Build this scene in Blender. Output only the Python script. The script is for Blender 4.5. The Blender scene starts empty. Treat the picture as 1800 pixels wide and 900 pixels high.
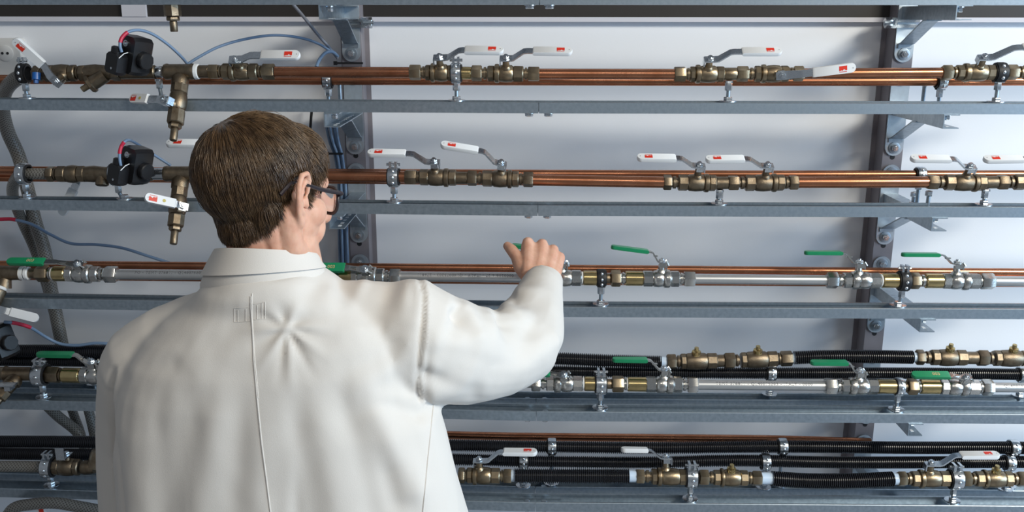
import bpy, bmesh, math, random
import numpy as np
from mathutils import Vector, Matrix
from mathutils.bvhtree import BVHTree
random.seed(7); rng = np.random.default_rng(7)
S = bpy.context.scene
COL = S.collection
# ------------------------------------------------------------------ camera
FPX = 1650.0; YAW, PITCH, ROLL = 0.01198, 0.25046, 0.00093
CAM = Vector((0.0, -1.8, 1.9))
_f = Vector((-math.sin(YAW)*math.cos(PITCH), math.cos(YAW)*math.cos(PITCH), -math.sin(PITCH)))
_r = Vector((math.cos(YAW), math.sin(YAW), 0)); _u = _r.cross(_f)
_r, _u = _r*math.cos(ROLL)+_u*math.sin(ROLL), _u*math.cos(ROLL)-_r*math.sin(ROLL)
cd = bpy.data.cameras.new('camera'); cam = bpy.data.objects.new('camera', cd); COL.objects.link(cam)
cd.sensor_width = 36; cd.lens = FPX/1800*36; cd.clip_start = 0.05
cam.matrix_world = Matrix(((_r.x, _u.x, -_f.x, CAM.x), (_r.y, _u.y, -_f.y, CAM.y), (_r.z, _u.z, -_f.z, CAM.z), (0, 0, 0, 1)))
S.camera = cam
# ------------------------------------------------------------------ world, lights, exposure
W = bpy.data.worlds.new('world'); S.world = W; W.use_nodes = True
W.node_tree.nodes['Background'].inputs[0].default_value = (0.82, 0.90, 1.0, 1)
W.node_tree.nodes['Background'].inputs[1].default_value = 0.20
def area(name, loc, target, sx, sy, power, color):
    l = bpy.data.lights.new(name, 'AREA'); l.shape = 'RECTANGLE'; l.size = sx; l.size_y = sy; l.energy = power; l.color = color
    o = bpy.data.objects.new(name, l); COL.objects.link(o); o.location = loc
    o.rotation_euler = (Vector(target)-Vector(loc)).to_track_quat('-Z', 'Y').to_euler()
    return o
area('ceiling_lamp', (2.6, -2.3, 3.45), (0.3, 0.2, 1.4), 1.4, 0.40, 112, (1.0, 0.95, 0.83))
area('added_fill_lamp', (0.2, -3.0, 3.45), (0.0, 0.2, 1.5), 1.4, 0.35, 9, (1.0, 0.95, 0.85))  # unseen fill lamp, added to lift the left wall and the coat's left side
area('window_daylight', (4.5, -1.9, 2.0), (0.2, 0.0, 1.4), 3.2, 2.0, 165, (0.50, 0.74, 1.0))
S.view_settings.view_transform = 'Standard'; S.view_settings.look = 'None'
S.view_settings.exposure = 0.0; S.view_settings.gamma = 1.0; S.view_settings.use_curve_mapping = False

# ------------------------------------------------------------------ pixel helpers (photo is 1800 x 900)
def ray(px, py): return _f + _r*((px-900)/FPX) - _u*((py-450)/FPX)
def unp(px, py, Y):
    d = ray(px, py); return CAM + d*((Y-CAM.y)/d.y)
def proj(p):
    q = Vector(p)-CAM; w = q.dot(_f); return 900+FPX*q.dot(_r)/w, 450-FPX*q.dot(_u)/w
def kink(x): return 0.04*max(0.0, -x)            # the left rails run slightly back towards the wall
def P(px, py, Y):
    p = unp(px, py, Y)
    for _ in range(3): p = unp(px, py, Y+kink(p.x))
    return p
def lerp_tab(t, x):
    if x <= t[0][0]: (x0, y0), (x1, y1) = t[0], t[1]
    elif x >= t[-1][0]: (x0, y0), (x1, y1) = t[-2], t[-1]
    else:
        for i in range(len(t)-1):
            if t[i][0] <= x <= t[i+1][0]: (x0, y0), (x1, y1) = t[i], t[i+1]; break
    return y0+(y1-y0)*(x-x0)/(x1-x0)

# ------------------------------------------------------------------ materials
def mat(name, col, rough=0.5, metal=0.0, var=0.0, vscale=40, bump=0.0, bscale=200, col2=None, sss=0.0, spec=0.5, trans=0.0, rvar=0.0, stretch=None):
    m = bpy.data.materials.new(name); m.use_nodes = True; nt = m.node_tree; N = nt.nodes; b = N['Principled BSDF']
    b.inputs['Base Color'].default_value = (*col, 1); b.inputs['Roughness'].default_value = rough; b.inputs['Metallic'].default_value = metal
    b.inputs['Specular IOR Level'].default_value = spec
    if trans: b.inputs['Transmission Weight'].default_value = trans
    if sss:
        b.inputs['Subsurface Weight'].default_value = sss; b.inputs['Subsurface Radius'].default_value = (0.9, 0.3, 0.15); b.inputs['Subsurface Scale'].default_value = 0.006
    if var or bump or rvar:
        tc = N.new('ShaderNodeTexCoord'); src = tc.outputs['Object']
        if stretch:
            mp = N.new('ShaderNodeMapping'); mp.inputs['Scale'].default_value = stretch; nt.links.new(src, mp.inputs[0]); src = mp.outputs[0]
    if var:
        n = N.new('ShaderNodeTexNoise'); n.inputs['Scale'].default_value = vscale; n.inputs['Detail'].default_value = 4; nt.links.new(src, n.inputs['Vector'])
        rp = N.new('ShaderNodeValToRGB'); c2 = col2 or tuple(c*(1-var) for c in col)
        rp.color_ramp.elements[0].position = 0.3; rp.color_ramp.elements[1].position = 0.7
        rp.color_ramp.elements[0].color = (*c2, 1); rp.color_ramp.elements[1].color = (*col, 1)
        nt.links.new(n.outputs['Fac'], rp.inputs[0]); nt.links.new(rp.outputs[0], b.inputs['Base Color'])
        if rvar:
            mr = N.new('ShaderNodeMapRange'); mr.inputs['To Min'].default_value = rough+rvar; mr.inputs['To Max'].default_value = max(0.02, rough-rvar)
            nt.links.new(n.outputs['Fac'], mr.inputs[0]); nt.links.new(mr.outputs[0], b.inputs['Roughness'])
    if bump:
        n2 = N.new('ShaderNodeTexNoise'); n2.inputs['Scale'].default_value = bscale; n2.inputs['Detail'].default_value = 3; nt.links.new(src, n2.inputs['Vector'])
        bp = N.new('ShaderNodeBump'); bp.inputs['Strength'].default_value = bump; bp.inputs['Distance'].default_value = 0.002
        nt.links.new(n2.outputs['Fac'], bp.inputs['Height']); nt.links.new(bp.outputs[0], b.inputs['Normal'])
    return m
M = {}
M['wall'] = mat('painted_wall', (0.83, 0.855, 0.90), 0.75, var=0.04, vscale=3, bump=0.05, bscale=300)
M['floor'] = mat('floor_vinyl', (0.28, 0.28, 0.29), 0.5, var=0.15, vscale=6)
M['ceil'] = mat('ceiling_paint', (0.8, 0.8, 0.8), 0.9, var=0.03, vscale=2)
M['dark'] = mat('dark_panel', (0.028, 0.024, 0.022), 0.45, var=0.2, vscale=8)
M['lilac'] = mat('sill_paint', (0.62, 0.62, 0.68), 0.6, var=0.03, vscale=5)
M['galv'] = mat('galvanised_steel', (0.42, 0.49, 0.55), 0.38, 0.85, var=0.25, vscale=120, col2=(0.31, 0.37, 0.43), rvar=0.08, bump=0.03, bscale=400)
M['zinc'] = mat('bright_zinc', (0.70, 0.74, 0.78), 0.26, 1.0, var=0.12, vscale=200, rvar=0.06)
M['plate'] = mat('pale_zinc_plate', (0.55, 0.62, 0.68), 0.42, 0.75, var=0.12, vscale=90)
M['post'] = mat('post_paint', (0.26, 0.24, 0.26), 0.55, 0.2, var=0.12, vscale=30)
M['copper'] = mat('copper', (0.60, 0.265, 0.15), 0.28, 1.0, var=0.35, vscale=25, col2=(0.42, 0.165, 0.085), rvar=0.08, stretch=(1, 1, 1))
M['brass'] = mat('aged_brass', (0.40, 0.32, 0.215), 0.36, 1.0, var=0.4, vscale=60, col2=(0.25, 0.19, 0.125), rvar=0.1, bump=0.12, bscale=500)
M['brassd'] = mat('bronze_cast', (0.28, 0.225, 0.16), 0.40, 1.0, var=0.35, vscale=70, col2=(0.18, 0.135, 0.09), rvar=0.08, bump=0.25, bscale=700)
M['brassb'] = mat('bright_brass', (0.66, 0.52, 0.26), 0.24, 1.0, var=0.2, vscale=50, col2=(0.48, 0.36, 0.17), rvar=0.06)
M['nickel'] = mat('nickel_plate', (0.66, 0.65, 0.62), 0.26, 1.0, var=0.2, vscale=70, rvar=0.08, bump=0.06, bscale=500)
M['alu'] = mat('grey_aluminium_pipe', (0.60, 0.60, 0.60), 0.38, 0.85, var=0.12, vscale=30, rvar=0.06)
M['white'] = mat('white_plastic', (0.80, 0.81, 0.82), 0.3, var=0.03, vscale=20)
M['offwhite'] = mat('outlet_plastic', (0.74, 0.73, 0.71), 0.35, var=0.03, vscale=20)
M['red'] = mat('red_print', (0.72, 0.035, 0.015), 0.4, var=0.05, vscale=50)
M['redsleeve'] = mat('red_heatshrink', (0.55, 0.02, 0.06), 0.4, var=0.1, vscale=50)
M['green'] = mat('green_vinyl', (0.012, 0.24, 0.10), 0.28, var=0.12, vscale=60)
M['gold'] = mat('gold_print', (0.55, 0.45, 0.22), 0.4, var=0.05, vscale=50)
M['ink'] = mat('grey_ink', (0.10, 0.10, 0.11), 0.6, var=0.1, vscale=90)
M['rubber'] = mat('black_rubber', (0.012, 0.012, 0.014), 0.55, var=0.2, vscale=60)
M['corr'] = mat('black_corrugated', (0.018, 0.019, 0.024), 0.27, var=0.2, vscale=60)
M['black'] = mat('black_plastic', (0.010, 0.010, 0.012), 0.35, var=0.2, vscale=40, bump=0.1, bscale=600)
M['cable'] = mat('blue_grey_cable', (0.17, 0.26, 0.40), 0.4, var=0.08, vscale=40)
M['cabled'] = mat('grey_cable', (0.20, 0.22, 0.27), 0.45, var=0.08, vscale=40)
M['tape'] = mat('ptfe_tape', (0.82, 0.83, 0.83), 0.6, var=0.08, vscale=120, bump=0.2, bscale=300)
M['pex'] = mat('translucent_tube', (0.60, 0.72, 0.86), 0.3, var=0.05, vscale=40)
M['yellow'] = mat('yellow_dot', (0.55, 0.45, 0.12), 0.5, var=0.1, vscale=40)
M['blue'] = mat('blue_cap', (0.01, 0.10, 0.35), 0.35, var=0.1, vscale=40)
M['coat'] = mat('white_cotton', (0.68, 0.640, 0.595), 0.85, var=0.025, vscale=8, bump=0.12, bscale=900, spec=0.2)
M['trouser'] = mat('dark_trousers', (0.03, 0.035, 0.05), 0.85, var=0.15, vscale=60)
M['shoe'] = mat('black_shoe', (0.015, 0.014, 0.013), 0.4, var=0.15, vscale=40)
M['skin'] = mat('skin', (0.72, 0.43, 0.31), 0.5, var=0.3, vscale=55, col2=(0.62, 0.32, 0.22), bump=0.12, bscale=260, sss=0.25, spec=0.35)
M['hair'] = mat('brown_hair', (0.165, 0.095, 0.045), 0.33, var=0.5, vscale=70, col2=(0.055, 0.030, 0.015), spec=0.6)
M['frame'] = mat('dark_spectacle_frame', (0.022, 0.014, 0.018), 0.28, var=0.2, vscale=60)
M['eye'] = mat('eye_white', (0.75, 0.73, 0.70), 0.2, var=0.05, vscale=60)
def glass_mat():
    m = mat('spectacle_lens', (0.9, 0.92, 0.95), 0.03, trans=1.0); m.node_tree.nodes['Principled BSDF'].inputs['IOR'].default_value = 1.06
    return m
M['lens'] = glass_mat()
def braid_mat():
    m = bpy.data.materials.new('braided_hose'); m.use_nodes = True; nt = m.node_tree; N = nt.nodes; b = N['Principled BSDF']
    uv = N.new('ShaderNodeUVMap'); outs = []
    for sgn in (1, -1):
        mp = N.new('ShaderNodeMapping'); mp.inputs['Rotation'].default_value = (0, 0, sgn*0.75); nt.links.new(uv.outputs[0], mp.inputs[0])
        w = N.new('ShaderNodeTexWave'); w.inputs['Scale'].default_value = 60; nt.links.new(mp.outputs[0], w.inputs['Vector']); outs.append(w)
    mx = N.new('ShaderNodeMath'); mx.operation = 'MAXIMUM'; nt.links.new(outs[0].outputs['Fac'], mx.inputs[0]); nt.links.new(outs[1].outputs['Fac'], mx.inputs[1])
    rp = N.new('ShaderNodeValToRGB'); rp.color_ramp.elements[0].color = (0.085, 0.078, 0.068, 1); rp.color_ramp.elements[1].color = (0.24, 0.23, 0.21, 1)
    rp.color_ramp.elements[0].position = 0.45; rp.color_ramp.elements[1].position = 0.95
    nt.links.new(mx.outputs[0], rp.inputs[0]); nt.links.new(rp.outputs[0], b.inputs['Base Color'])
    bp = N.new('ShaderNodeBump'); bp.inputs['Strength'].default_value = 0.3; bp.inputs['Distance'].default_value = 0.001
    nt.links.new(mx.outputs[0], bp.inputs['Height']); nt.links.new(bp.outputs[0], b.inputs['Normal'])
    b.inputs['Roughness'].default_value = 0.35
    return m
M['braid'] = braid_mat()

# ------------------------------------------------------------------ mesh builder
class MB:
    def __init__(s): s.v = []; s.f = []; s.uv = {}
    def add(s, vs, fs):
        o = len(s.v); s.v += [tuple(x) for x in vs]; s.f += [tuple(i+o for i in f) for f in fs]; return o
    def box(s, c, d, mtx=None):
        x, y, z = (q/2 for q in d)
        vs = [Vector(c)+Vector((i*x, j*y, k*z)) for i in (-1, 1) for j in (-1, 1) for k in (-1, 1)]
        if mtx is not None: vs = [mtx @ v for v in vs]
        s.add(vs, [(0, 1, 3, 2), (4, 6, 7, 5), (0, 4, 5, 1), (2, 3, 7, 6), (0, 2, 6, 4), (1, 5, 7, 3)])
    def lathe(s, prof, n=20, mtx=None, rot=0.0, closed=False):     # profile (x, r) about local X
        vs = []
        for (x, r) in prof:
            for k in range(n):
                a = rot+2*math.pi*k/n; vs.append(Vector((x, r*math.cos(a), r*math.sin(a))))
        if mtx is not None: vs = [mtx @ v for v in vs]
        fs = []; m = len(prof); last = m if closed else m-1
        for i in range(last):
            i2 = (i+1) % m
            for k in range(n):
                k2 = (k+1) % n; fs.append((i*n+k, i2*n+k, i2*n+k2, i*n+k2))
        if not closed:
            fs.append(tuple(range(n))); fs.append(tuple(reversed(range((m-1)*n, m*n))))
        s.add(vs, fs)
    def hexn(s, x0, x1, r, mtx=None, rot=0.52, n=6):
        c = min(abs(x1-x0)*0.18, r*0.12); q = r*1.05
        s.lathe([(x0, q*0.9), (x0+c, q), (x1-c, q), (x1, q*0.9)], n, mtx, rot)
    def tube(s, path, r, n=12, cap=True, uv=False, flat=1.0):
        path = [Vector(p) for p in path]; m = len(path); rs = r if isinstance(r, (list, tuple, np.ndarray)) else [r]*m
        t0 = (path[1]-path[0]).normalized(); up = Vector((0, 0, 1)) if abs(t0.z) < 0.9 else Vector((0, 1, 0))
        a = up.cross(t0).normalized(); o = len(s.v); vs = []; L = 0
        for i in range(m):
            t = (path[min(i+1, m-1)]-path[max(i-1, 0)]).normalized()
            a = (a-t*a.dot(t)).normalized(); b = t.cross(a)
            if i: L += (path[i]-path[i-1]).length
            for k in range(n):
                w = 2*math.pi*k/n; vs.append(path[i]+a*(rs[i]*math.cos(w))+b*(rs[i]*math.sin(w)*flat))
                if uv: s.uv[o+i*n+k] = (L, abs(k-n/2)/n*2*math.pi*rs[i])
        fs = [(i*n+k, i*n+(k+1) % n, (i+1)*n+(k+1) % n, (i+1)*n+k) for i in range(m-1) for k in range(n)]
        if cap: fs += [tuple(reversed(range(n))), tuple(range((m-1)*n, m*n))]
        s.add(vs, fs)
    def prism(s, poly, z0, z1, mtx=None, inset=0.0):
        n = len(poly); c = Vector((sum(p[0] for p in poly)/n, sum(p[1] for p in poly)/n, 0))
        def ring(z, k): return [Vector((c.x+(p[0]-c.x)*k, c.y+(p[1]-c.y)*k, z)) for p in poly]
        rings = [ring(z0, 1), ring(z1, 1)]
        if inset:
            h = abs(z1-z0)*0.25*(1 if z1 > z0 else -1)
            rings = [ring(z0, 1-inset), ring(z0+h, 1), ring(z1-h, 1), ring(z1, 1-inset)]
        vs = [v for r_ in rings for v in r_]
        if mtx is not None: vs = [mtx @ v for v in vs]
        m = len(rings)
        fs = [(i*n+k, i*n+(k+1) % n, (i+1)*n+(k+1) % n, (i+1)*n+k) for i in range(m-1) for k in range(n)]
        fs += [tuple(reversed(range(n))), tuple(range((m-1)*n, m*n))]
        s.add(vs, fs)
    def ball(s, c, r, n=16, m=10, mtx=None):
        r = (r, r, r) if not isinstance(r, (tuple, list)) else r; vs = []; c = Vector(c)
        for i in range(m+1):
            t = math.pi*i/m
            for k in range(n):
                w = 2*math.pi*k/n; vs.append(c+Vector((r[0]*math.sin(t)*math.cos(w), r[1]*math.sin(t)*math.sin(w), r[2]*math.cos(t))))
        if mtx is not None: vs = [mtx @ v for v in vs]
        s.add(vs, [(i*n+k, (i+1)*n+k, (i+1)*n+(k+1) % n, i*n+(k+1) % n) for i in range(m) for k in range(n)])
    def chain(s, pts, n=14):      # closed tapered limb: [(point, radius)...] with round ends
        pts = [(Vector(p), r) for p, r in pts]; path = []; rs = []
        d0 = (pts[0][0]-pts[1][0]).normalized(); d1 = (pts[-1][0]-pts[-2][0]).normalized()
        for a in (80, 55, 28): path.append(pts[0][0]+d0*pts[0][1]*math.sin(math.radians(a))); rs.append(pts[0][1]*math.cos(math.radians(a)))
        for p, r in pts: path.append(p); rs.append(r)
        for a in (28, 55, 80): path.append(pts[-1][0]+d1*pts[-1][1]*math.sin(math.radians(a))); rs.append(pts[-1][1]*math.cos(math.radians(a)))
        s.tube(path, rs, n)
    def mesh(s, name, world=None):
        me = bpy.data.meshes.new(name); vs = s.v
        if world is not None: vs = [world @ Vector(v) for v in vs]
        me.from_pydata([tuple(v) for v in vs], [], s.f)
        if s.uv:
            l = me.uv_layers.new(name='UVMap')
            for lp in me.loops: l.data[lp.index].uv = s.uv.get(lp.vertex_index, (0, 0))
        bm = bmesh.new(); bm.from_mesh(me); bmesh.ops.recalc_face_normals(bm, faces=bm.faces); bm.to_mesh(me); bm.free()
        me.shade_smooth(); me.set_sharp_from_angle(angle=math.radians(38))
        return me
    def build(s, name, m, parent=None, world=False, smooth=True):
        inv = WM[parent.name].inverted() if (world and parent is not None) else None
        me = s.mesh(name, inv); return put(name, me, m, parent)
WM = {}
def put(name, me, m, parent=None):
    me.materials.append(M[m] if isinstance(m, str) else m)
    o = bpy.data.objects.new(name, me); COL.objects.link(o)
    if parent is not None: o.parent = parent
    return o
def tag(o, label, cat=None, group=None, kind=None):
    if label: o['label'] = label
    if cat: o['category'] = cat
    if group: o['group'] = group
    if kind: o['kind'] = kind
    return o
def thing(name, mtx, label, cat, group=None):
    o = bpy.data.objects.new(name, None); COL.objects.link(o); o.empty_display_size = 0.02
    if isinstance(mtx, Vector): mtx = Matrix.Translation(mtx)
    o.matrix_world = mtx; WM[o.name] = mtx.copy(); return tag(o, label, cat, group)
def frame(p, X, Z):
    X = Vector(X).normalized(); Z = Vector(Z); Y = Z.cross(X).normalized(); Z = X.cross(Y)
    return Matrix(((X.x, Y.x, Z.x, p.x), (X.y, Y.y, Z.y, p.y), (X.z, Y.z, Z.z, p.z), (0, 0, 0, 1)))
def smooth_path(pts, k=8):
    pts = [Vector(p) for p in pts]; out = []
    for i in range(len(pts)-1):
        p0, p1, p2, p3 = pts[max(i-1, 0)], pts[i], pts[i+1], pts[min(i+2, len(pts)-1)]
        for j in range(k):
            t = j/k; out.append(0.5*((2*p1)+(p2-p0)*t+(2*p0-5*p1+4*p2-p3)*t*t+(3*p1-p0-3*p2+p3)*t**3))
    out.append(pts[-1]); return out
def text_mb(txt, size, bold=False, space=1.0):
    c = bpy.data.curves.new('t', 'FONT'); c.body = txt; c.size = size; c.align_x = 'CENTER'; c.align_y = 'CENTER'; c.resolution_u = 2; c.space_character = space
    if bold: c.offset = size*0.02
    o = bpy.data.objects.new('t', c); COL.objects.link(o)
    dg = bpy.context.evaluated_depsgraph_get(); me = bpy.data.meshes.new_from_object(o.evaluated_get(dg))
    b = MB(); b.add([v.co.copy() for v in me.vertices], [tuple(p.vertices) for p in me.polygons])
    bpy.data.objects.remove(o); bpy.data.meshes.remove(me); bpy.data.curves.remove(c); return b

# ------------------------------------------------------------------ the setting
WY = 0.305
def slab(name, c, d, m):
    b = MB(); b.box(c, d); return tag(b.build(name, m), None, kind='structure')
slab('wall_back', (0, WY+0.05, 1.45), (7.0, 0.1, 2.9), 'wall')
slab('floor', (0, -1.7, -0.05), (7.0, 4.2, 0.1), 'floor')
zt = unp(900, 30, WY-0.012).z; xg0 = unp(220, 15, WY).x; xg1 = unp(262, 15, WY).x
slab('trim_1', ((xg0-3.4)/2, WY-0.006, zt+0.16), (xg0+3.4, 0.012, 0.32), 'dark')
slab('trim_2', ((xg1+3.4)/2, WY-0.006, zt+0.16), (3.4-xg1, 0.012, 0.32), 'dark')
slab('trim_3', (0, WY-0.009, zt-0.005), (6.8, 0.018, 0.010), 'lilac')
slab('trim_4', ((xg0+xg1)/2, WY-0.010, zt+0.16), (xg1-xg0, 0.020, 0.32), 'lilac')

# ------------------------------------------------------------------ mounting rails (C channels open at the top)
RZ = {0: 1.941, 1: 1.741, 2: 1.5415, 3: 1.334, 4: 1.1077, 5: 0.8994}
ROWN = {0: 'at the very top edge', 1: 'under the top pipe row', 2: 'under the second pipe row', 3: 'under the third pipe row', 4: 'under the fourth pipe row', 5: 'along the bottom edge'}
def rail_prof(b, L, h=0.021, w=0.041, t=0.0018, lip=0.0045):
    pr = [(0, -0.0012), (0, -h), (w, -h), (w, 0), (w-lip, 0), (w-lip, -0.005), (w-lip+t, -0.005), (w-lip+t, -t), (w-t, -t), (w-t, -h+t), (t, -h+t), (t, -t), (lip-t, -t), (lip-t, -0.005), (lip, -0.005), (lip, 0), (0.0012, 0)]
    n = len(pr); vs = [Vector((x, y, z)) for x in (0, L) for (y, z) in pr]
    b.add(vs, [(k, (k+1) % n, n+(k+1) % n, n+k) for k in range(n)])
    # end caps as quads between outer and inner outline
    q = [(0, 1, 10, 11), (1, 2, 9, 10), (2, 3, 8, 9), (0, 11, 12, 15, 16), (12, 13, 14, 15), (3, 4, 7, 8), (4, 5, 6, 7)]
    o = len(b.v)-2*n
    for f in q: b.f.append(tuple(o+i for i in f)); b.f.append(tuple(o+n+i for i in reversed(f)))
def bolt_mb(b, p, r=0.0075, h=0.006, down=True):
    mt = Matrix.Translation(Vector(p)) @ Matrix.Rotation(math.radians(90 if down else -90), 4, 'Y')
    b.lathe([(0, r*1.45), (0.0015, r*1.45)], 16, mt); b.hexn(0.0015, 0.0015+h, r, mt)
def rail(p0, p1, label, joint_at, group, bolts=True, slots=False):
    p0 = Vector(p0); p1 = Vector(p1); t = thing('mounting_rail', frame(p0, p1-p0, (0, 0, 1)), label, 'rail', group); L = (p1-p0).length
    b = MB(); rail_prof(b, L); b.build('channel', 'galv', t)
    if bolts:
        for (dx) in ((0.018,) if joint_at == 0 else (L-0.018,)):
            b = MB(); bolt_mb(b, (dx, 0.018, -0.021)); b.build('bolt', 'zinc', t)
            b = MB(); b.box((dx+(0.012 if joint_at == 0 else -0.012), 0.0205, -0.0172), (0.055, 0.022, 0.003)); bolt_mb(b, (dx, 0.0205, -0.0157), 0.006, 0.008, down=False); b.build('joint_plate', 'galv', t)
    if slots:
        k = 0
        b = MB()
        while 0.03+k*0.0215 < L-0.03:
            b.box((0.03+k*0.0215, 0.0205, -0.0186), (0.012, 0.008, 0.0006)); k += 1  # bright pads stand in for light showing through the slots
        tag(b.build('bright_slot_row', 'zinc', t), None, kind='stuff')
    return t
XJ = 0.029
for k in range(6):
    z = RZ[k]
    rail((-1.45, kink(-1.45), z), (XJ-0.0008, 0, z), 'galvanised mounting rail %s, left piece ending at the bolted joint' % ROWN[k], 1, 'galvanised mounting rails')
    rail((XJ+0.0008, 0, z), (1.45, 0, z), 'galvanised mounting rail %s, right piece starting at the bolted joint' % ROWN[k], 0, 'galvanised mounting rails')
for k, nm in ((4, 'fourth'), (5, 'bottom')):
    z = RZ[k]
    for (a, c, sd, ja) in (((-1.45, 0.066+kink(-1.45), z), (XJ-0.0008, 0.066, z), 'left', 1), ((XJ+0.0008, 0.066, z), (1.45, 0.066, z), 'right', 0)):
        rail(a, c, 'slotted rear mounting rail behind the %s row front rail, %s piece' % (nm, sd), ja, 'rear mounting rails', slots=True)

# ------------------------------------------------------------------ posts and brackets
def post(xc, label):
    t = thing('steel_post', Vector((xc, 0.255, 0)), label, 'post', 'steel posts on the wall')
    b = MB(); b.box((0, 0.0015, 1.2), (0.043, 0.003, 2.36)); b.build('front_face', 'post', t)
    for sx in (-1, 1):
        b = MB(); b.box((sx*0.020, 0.0255, 1.2), (0.003, 0.045, 2.36)); b.build('side_flange', 'post', t)
        b = MB(); b.box((sx*0.0265, 0.0475, 1.2), (0.010, 0.003, 2.36)); b.build('wall_lip', 'post', t)
    for k in range(1, 6):
        b = MB(); b.lathe([(0, 0.0055), (0.0008, 0.0055)], 14, Matrix.Translation((0, -0.0004, RZ[k]-0.021-0.119)) @ Matrix.Rotation(math.radians(90), 4, 'Z')); b.build('hole', 'rubber', t)
    return t
PXL, PXR = -0.369, 0.808
post(PXL, 'upright steel post behind the man, left of the middle'); post(PXR, 'upright steel post at the right, casting a soft wall shadow')
def wall_bracket(xc, k, label):
    zt_ = RZ[k]-0.021
    t = thing('wall_bracket', Vector((xc, 0, zt_)), label, 'bracket', 'galvanised wall brackets')
    Y1 = 0.251; h = 0.027; tk = 0.002; fw = 0.030; x0 = -0.012
    b = MB(); pr = [(x0, 0), (x0+fw, 0), (x0+fw, -tk), (x0+tk, -tk), (x0+tk, -h+tk), (x0+fw, -h+tk), (x0+fw, -h), (x0, -h)]; n = 8
    ys = (-0.004, Y1); vs = [Vector((x, y, z)) for y in ys for (x, z) in pr]
    b.add(vs, [(i, (i+1) % n, n+(i+1) % n, n+i) for i in range(n)]+[(0, 1, 2, 3), (0, 3, 4, 7), (4, 5, 6, 7), (8, 11, 10, 9), (8, 15, 12, 11), (12, 15, 14, 13)])
    b.build('arm', 'galv', t)
    # slotted holes in the lower flange
    b = MB()
    for i in range(8): b.box((x0+0.017, 0.02+i*0.026, -h-0.0002), (0.006, 0.012, 0.0005)); b.box((x0+0.017, 0.02+i*0.026, -h+tk+0.0002), (0.006, 0.012, 0.0005))
    tag(b.build('bright_slot_row', 'white', t), None, kind='stuff')
    # wall plate with round ends
    b = MB(); poly = []
    for i in range(13): a = math.pi*i/12; poly.append((0.0195*math.cos(a), 0.045+0.0195*math.sin(a)))
    for i in range(13): a = math.pi+math.pi*i/12; poly.append((0.0195*math.cos(a), -0.096+0.0195*math.sin(a)))
    mt = Matrix.Translation((0, 0.2545, 0)) @ Matrix.Rotation(math.radians(90), 4, 'X')
    b.prism(poly, 0, 0.004, mt); b.build('wall_plate', 'plate', t)
    for zz in (0.047, -0.098):
        b = MB(); mt = Matrix.Translation((0, 0.2505, zz)) @ Matrix.Rotation(math.radians(-90), 4, 'Z')
        b.lathe([(0, 0.0125), (0.0018, 0.0125), (0.0022, 0.0105)], 20, mt)
        w = b.build('washer', 'galv', t)
        b = MB(); b.hexn(0.002, 0.009, 0.0072, mt, rot=random.random()); b.lathe([(0.009, 0.0045), (0.012, 0.004)], 12, mt); bo = b.build('bolt', 'zinc', t)
    # diagonal brace: folded strip from arm underside to the plate
    b = MB(); w = 0.015
    pts = [(0.118, -h-0.0005), (0.135, -h-0.001), (0.238, -0.075), (0.249, -0.077), (0.249, -0.086)]
    vs = []
    for i, (y, z) in enumerate(pts):
        d = Vector((pts[min(i+1, 4)][0]-pts[max(i-1, 0)][0], pts[min(i+1, 4)][1]-pts[max(i-1, 0)][1], 0)).normalized(); nx, nz = d.y*0.0015, -d.x*0.0015
        for sx in (-w, w):
            vs.append(Vector((sx+0.001, y+nx, z+nz))); vs.append(Vector((sx+0.001, y-nx, z-nz)))
    fs = []
    for i in range(4):
        a = i*4; c = a+4; fs += [(a, c, c+2, a+2), (a+1, a+3, c+3, c+1), (a, a+1, c+1, c), (a+2, c+2, c+3, a+3)]
    fs += [(0, 2, 3, 1), (16, 17, 19, 18)]; b.add(vs, fs); b.build('brace', 'galv', t)
    b = MB(); bolt_mb(b, (0.004, 0.020, -0.0025), 0.006, 0.009); b.build('rail_bolt', 'zinc', t)
    return t
BR = {0: 'highest', 1: 'second from top', 2: 'third from top', 3: 'fourth from top', 4: 'fifth from top', 5: 'lowest'}
for k in range(6):
    wall_bracket(PXL, k, 'galvanised rail bracket on the post behind the man, %s' % BR[k])
    wall_bracket(PXR, k, 'galvanised rail bracket on the right-hand post, %s' % BR[k])
# band clamps strapped round the posts near the top
for (xc, sgn, lb) in ((PXL, 1, 'zinc band clamp round the post behind the man, lug at right'), (PXR, -1, 'zinc band clamp round the right-hand post, lug at left')):
    z = unp(690 if sgn > 0 else 1580, 40, 0.25).z
    t = thing('band_clamp', Vector((xc, 0.246, z)), lb, 'clamp')
    for dz in (-0.007, 0.004):
        b = MB(); b.box((0, 0, dz), (0.050, 0.004, 0.006)); b.build('strap', 'zinc', t)
    b = MB(); b.box((sgn*0.030, 0, 0), (0.010, 0.012, 0.022)); b.build('lug', 'zinc', t)
    b = MB(); b.hexn(0.034, 0.048, 0.011, Matrix.Rotation(0 if sgn > 0 else math.pi, 4, 'Z')); b.build('nut', 'zinc', t)
    b = MB(); b.tube([(sgn*0.030, -0.008, 0.0), (sgn*0.052, -0.008, 0)], 0.004, 8); b.build('screw', 'galv', t)

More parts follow.
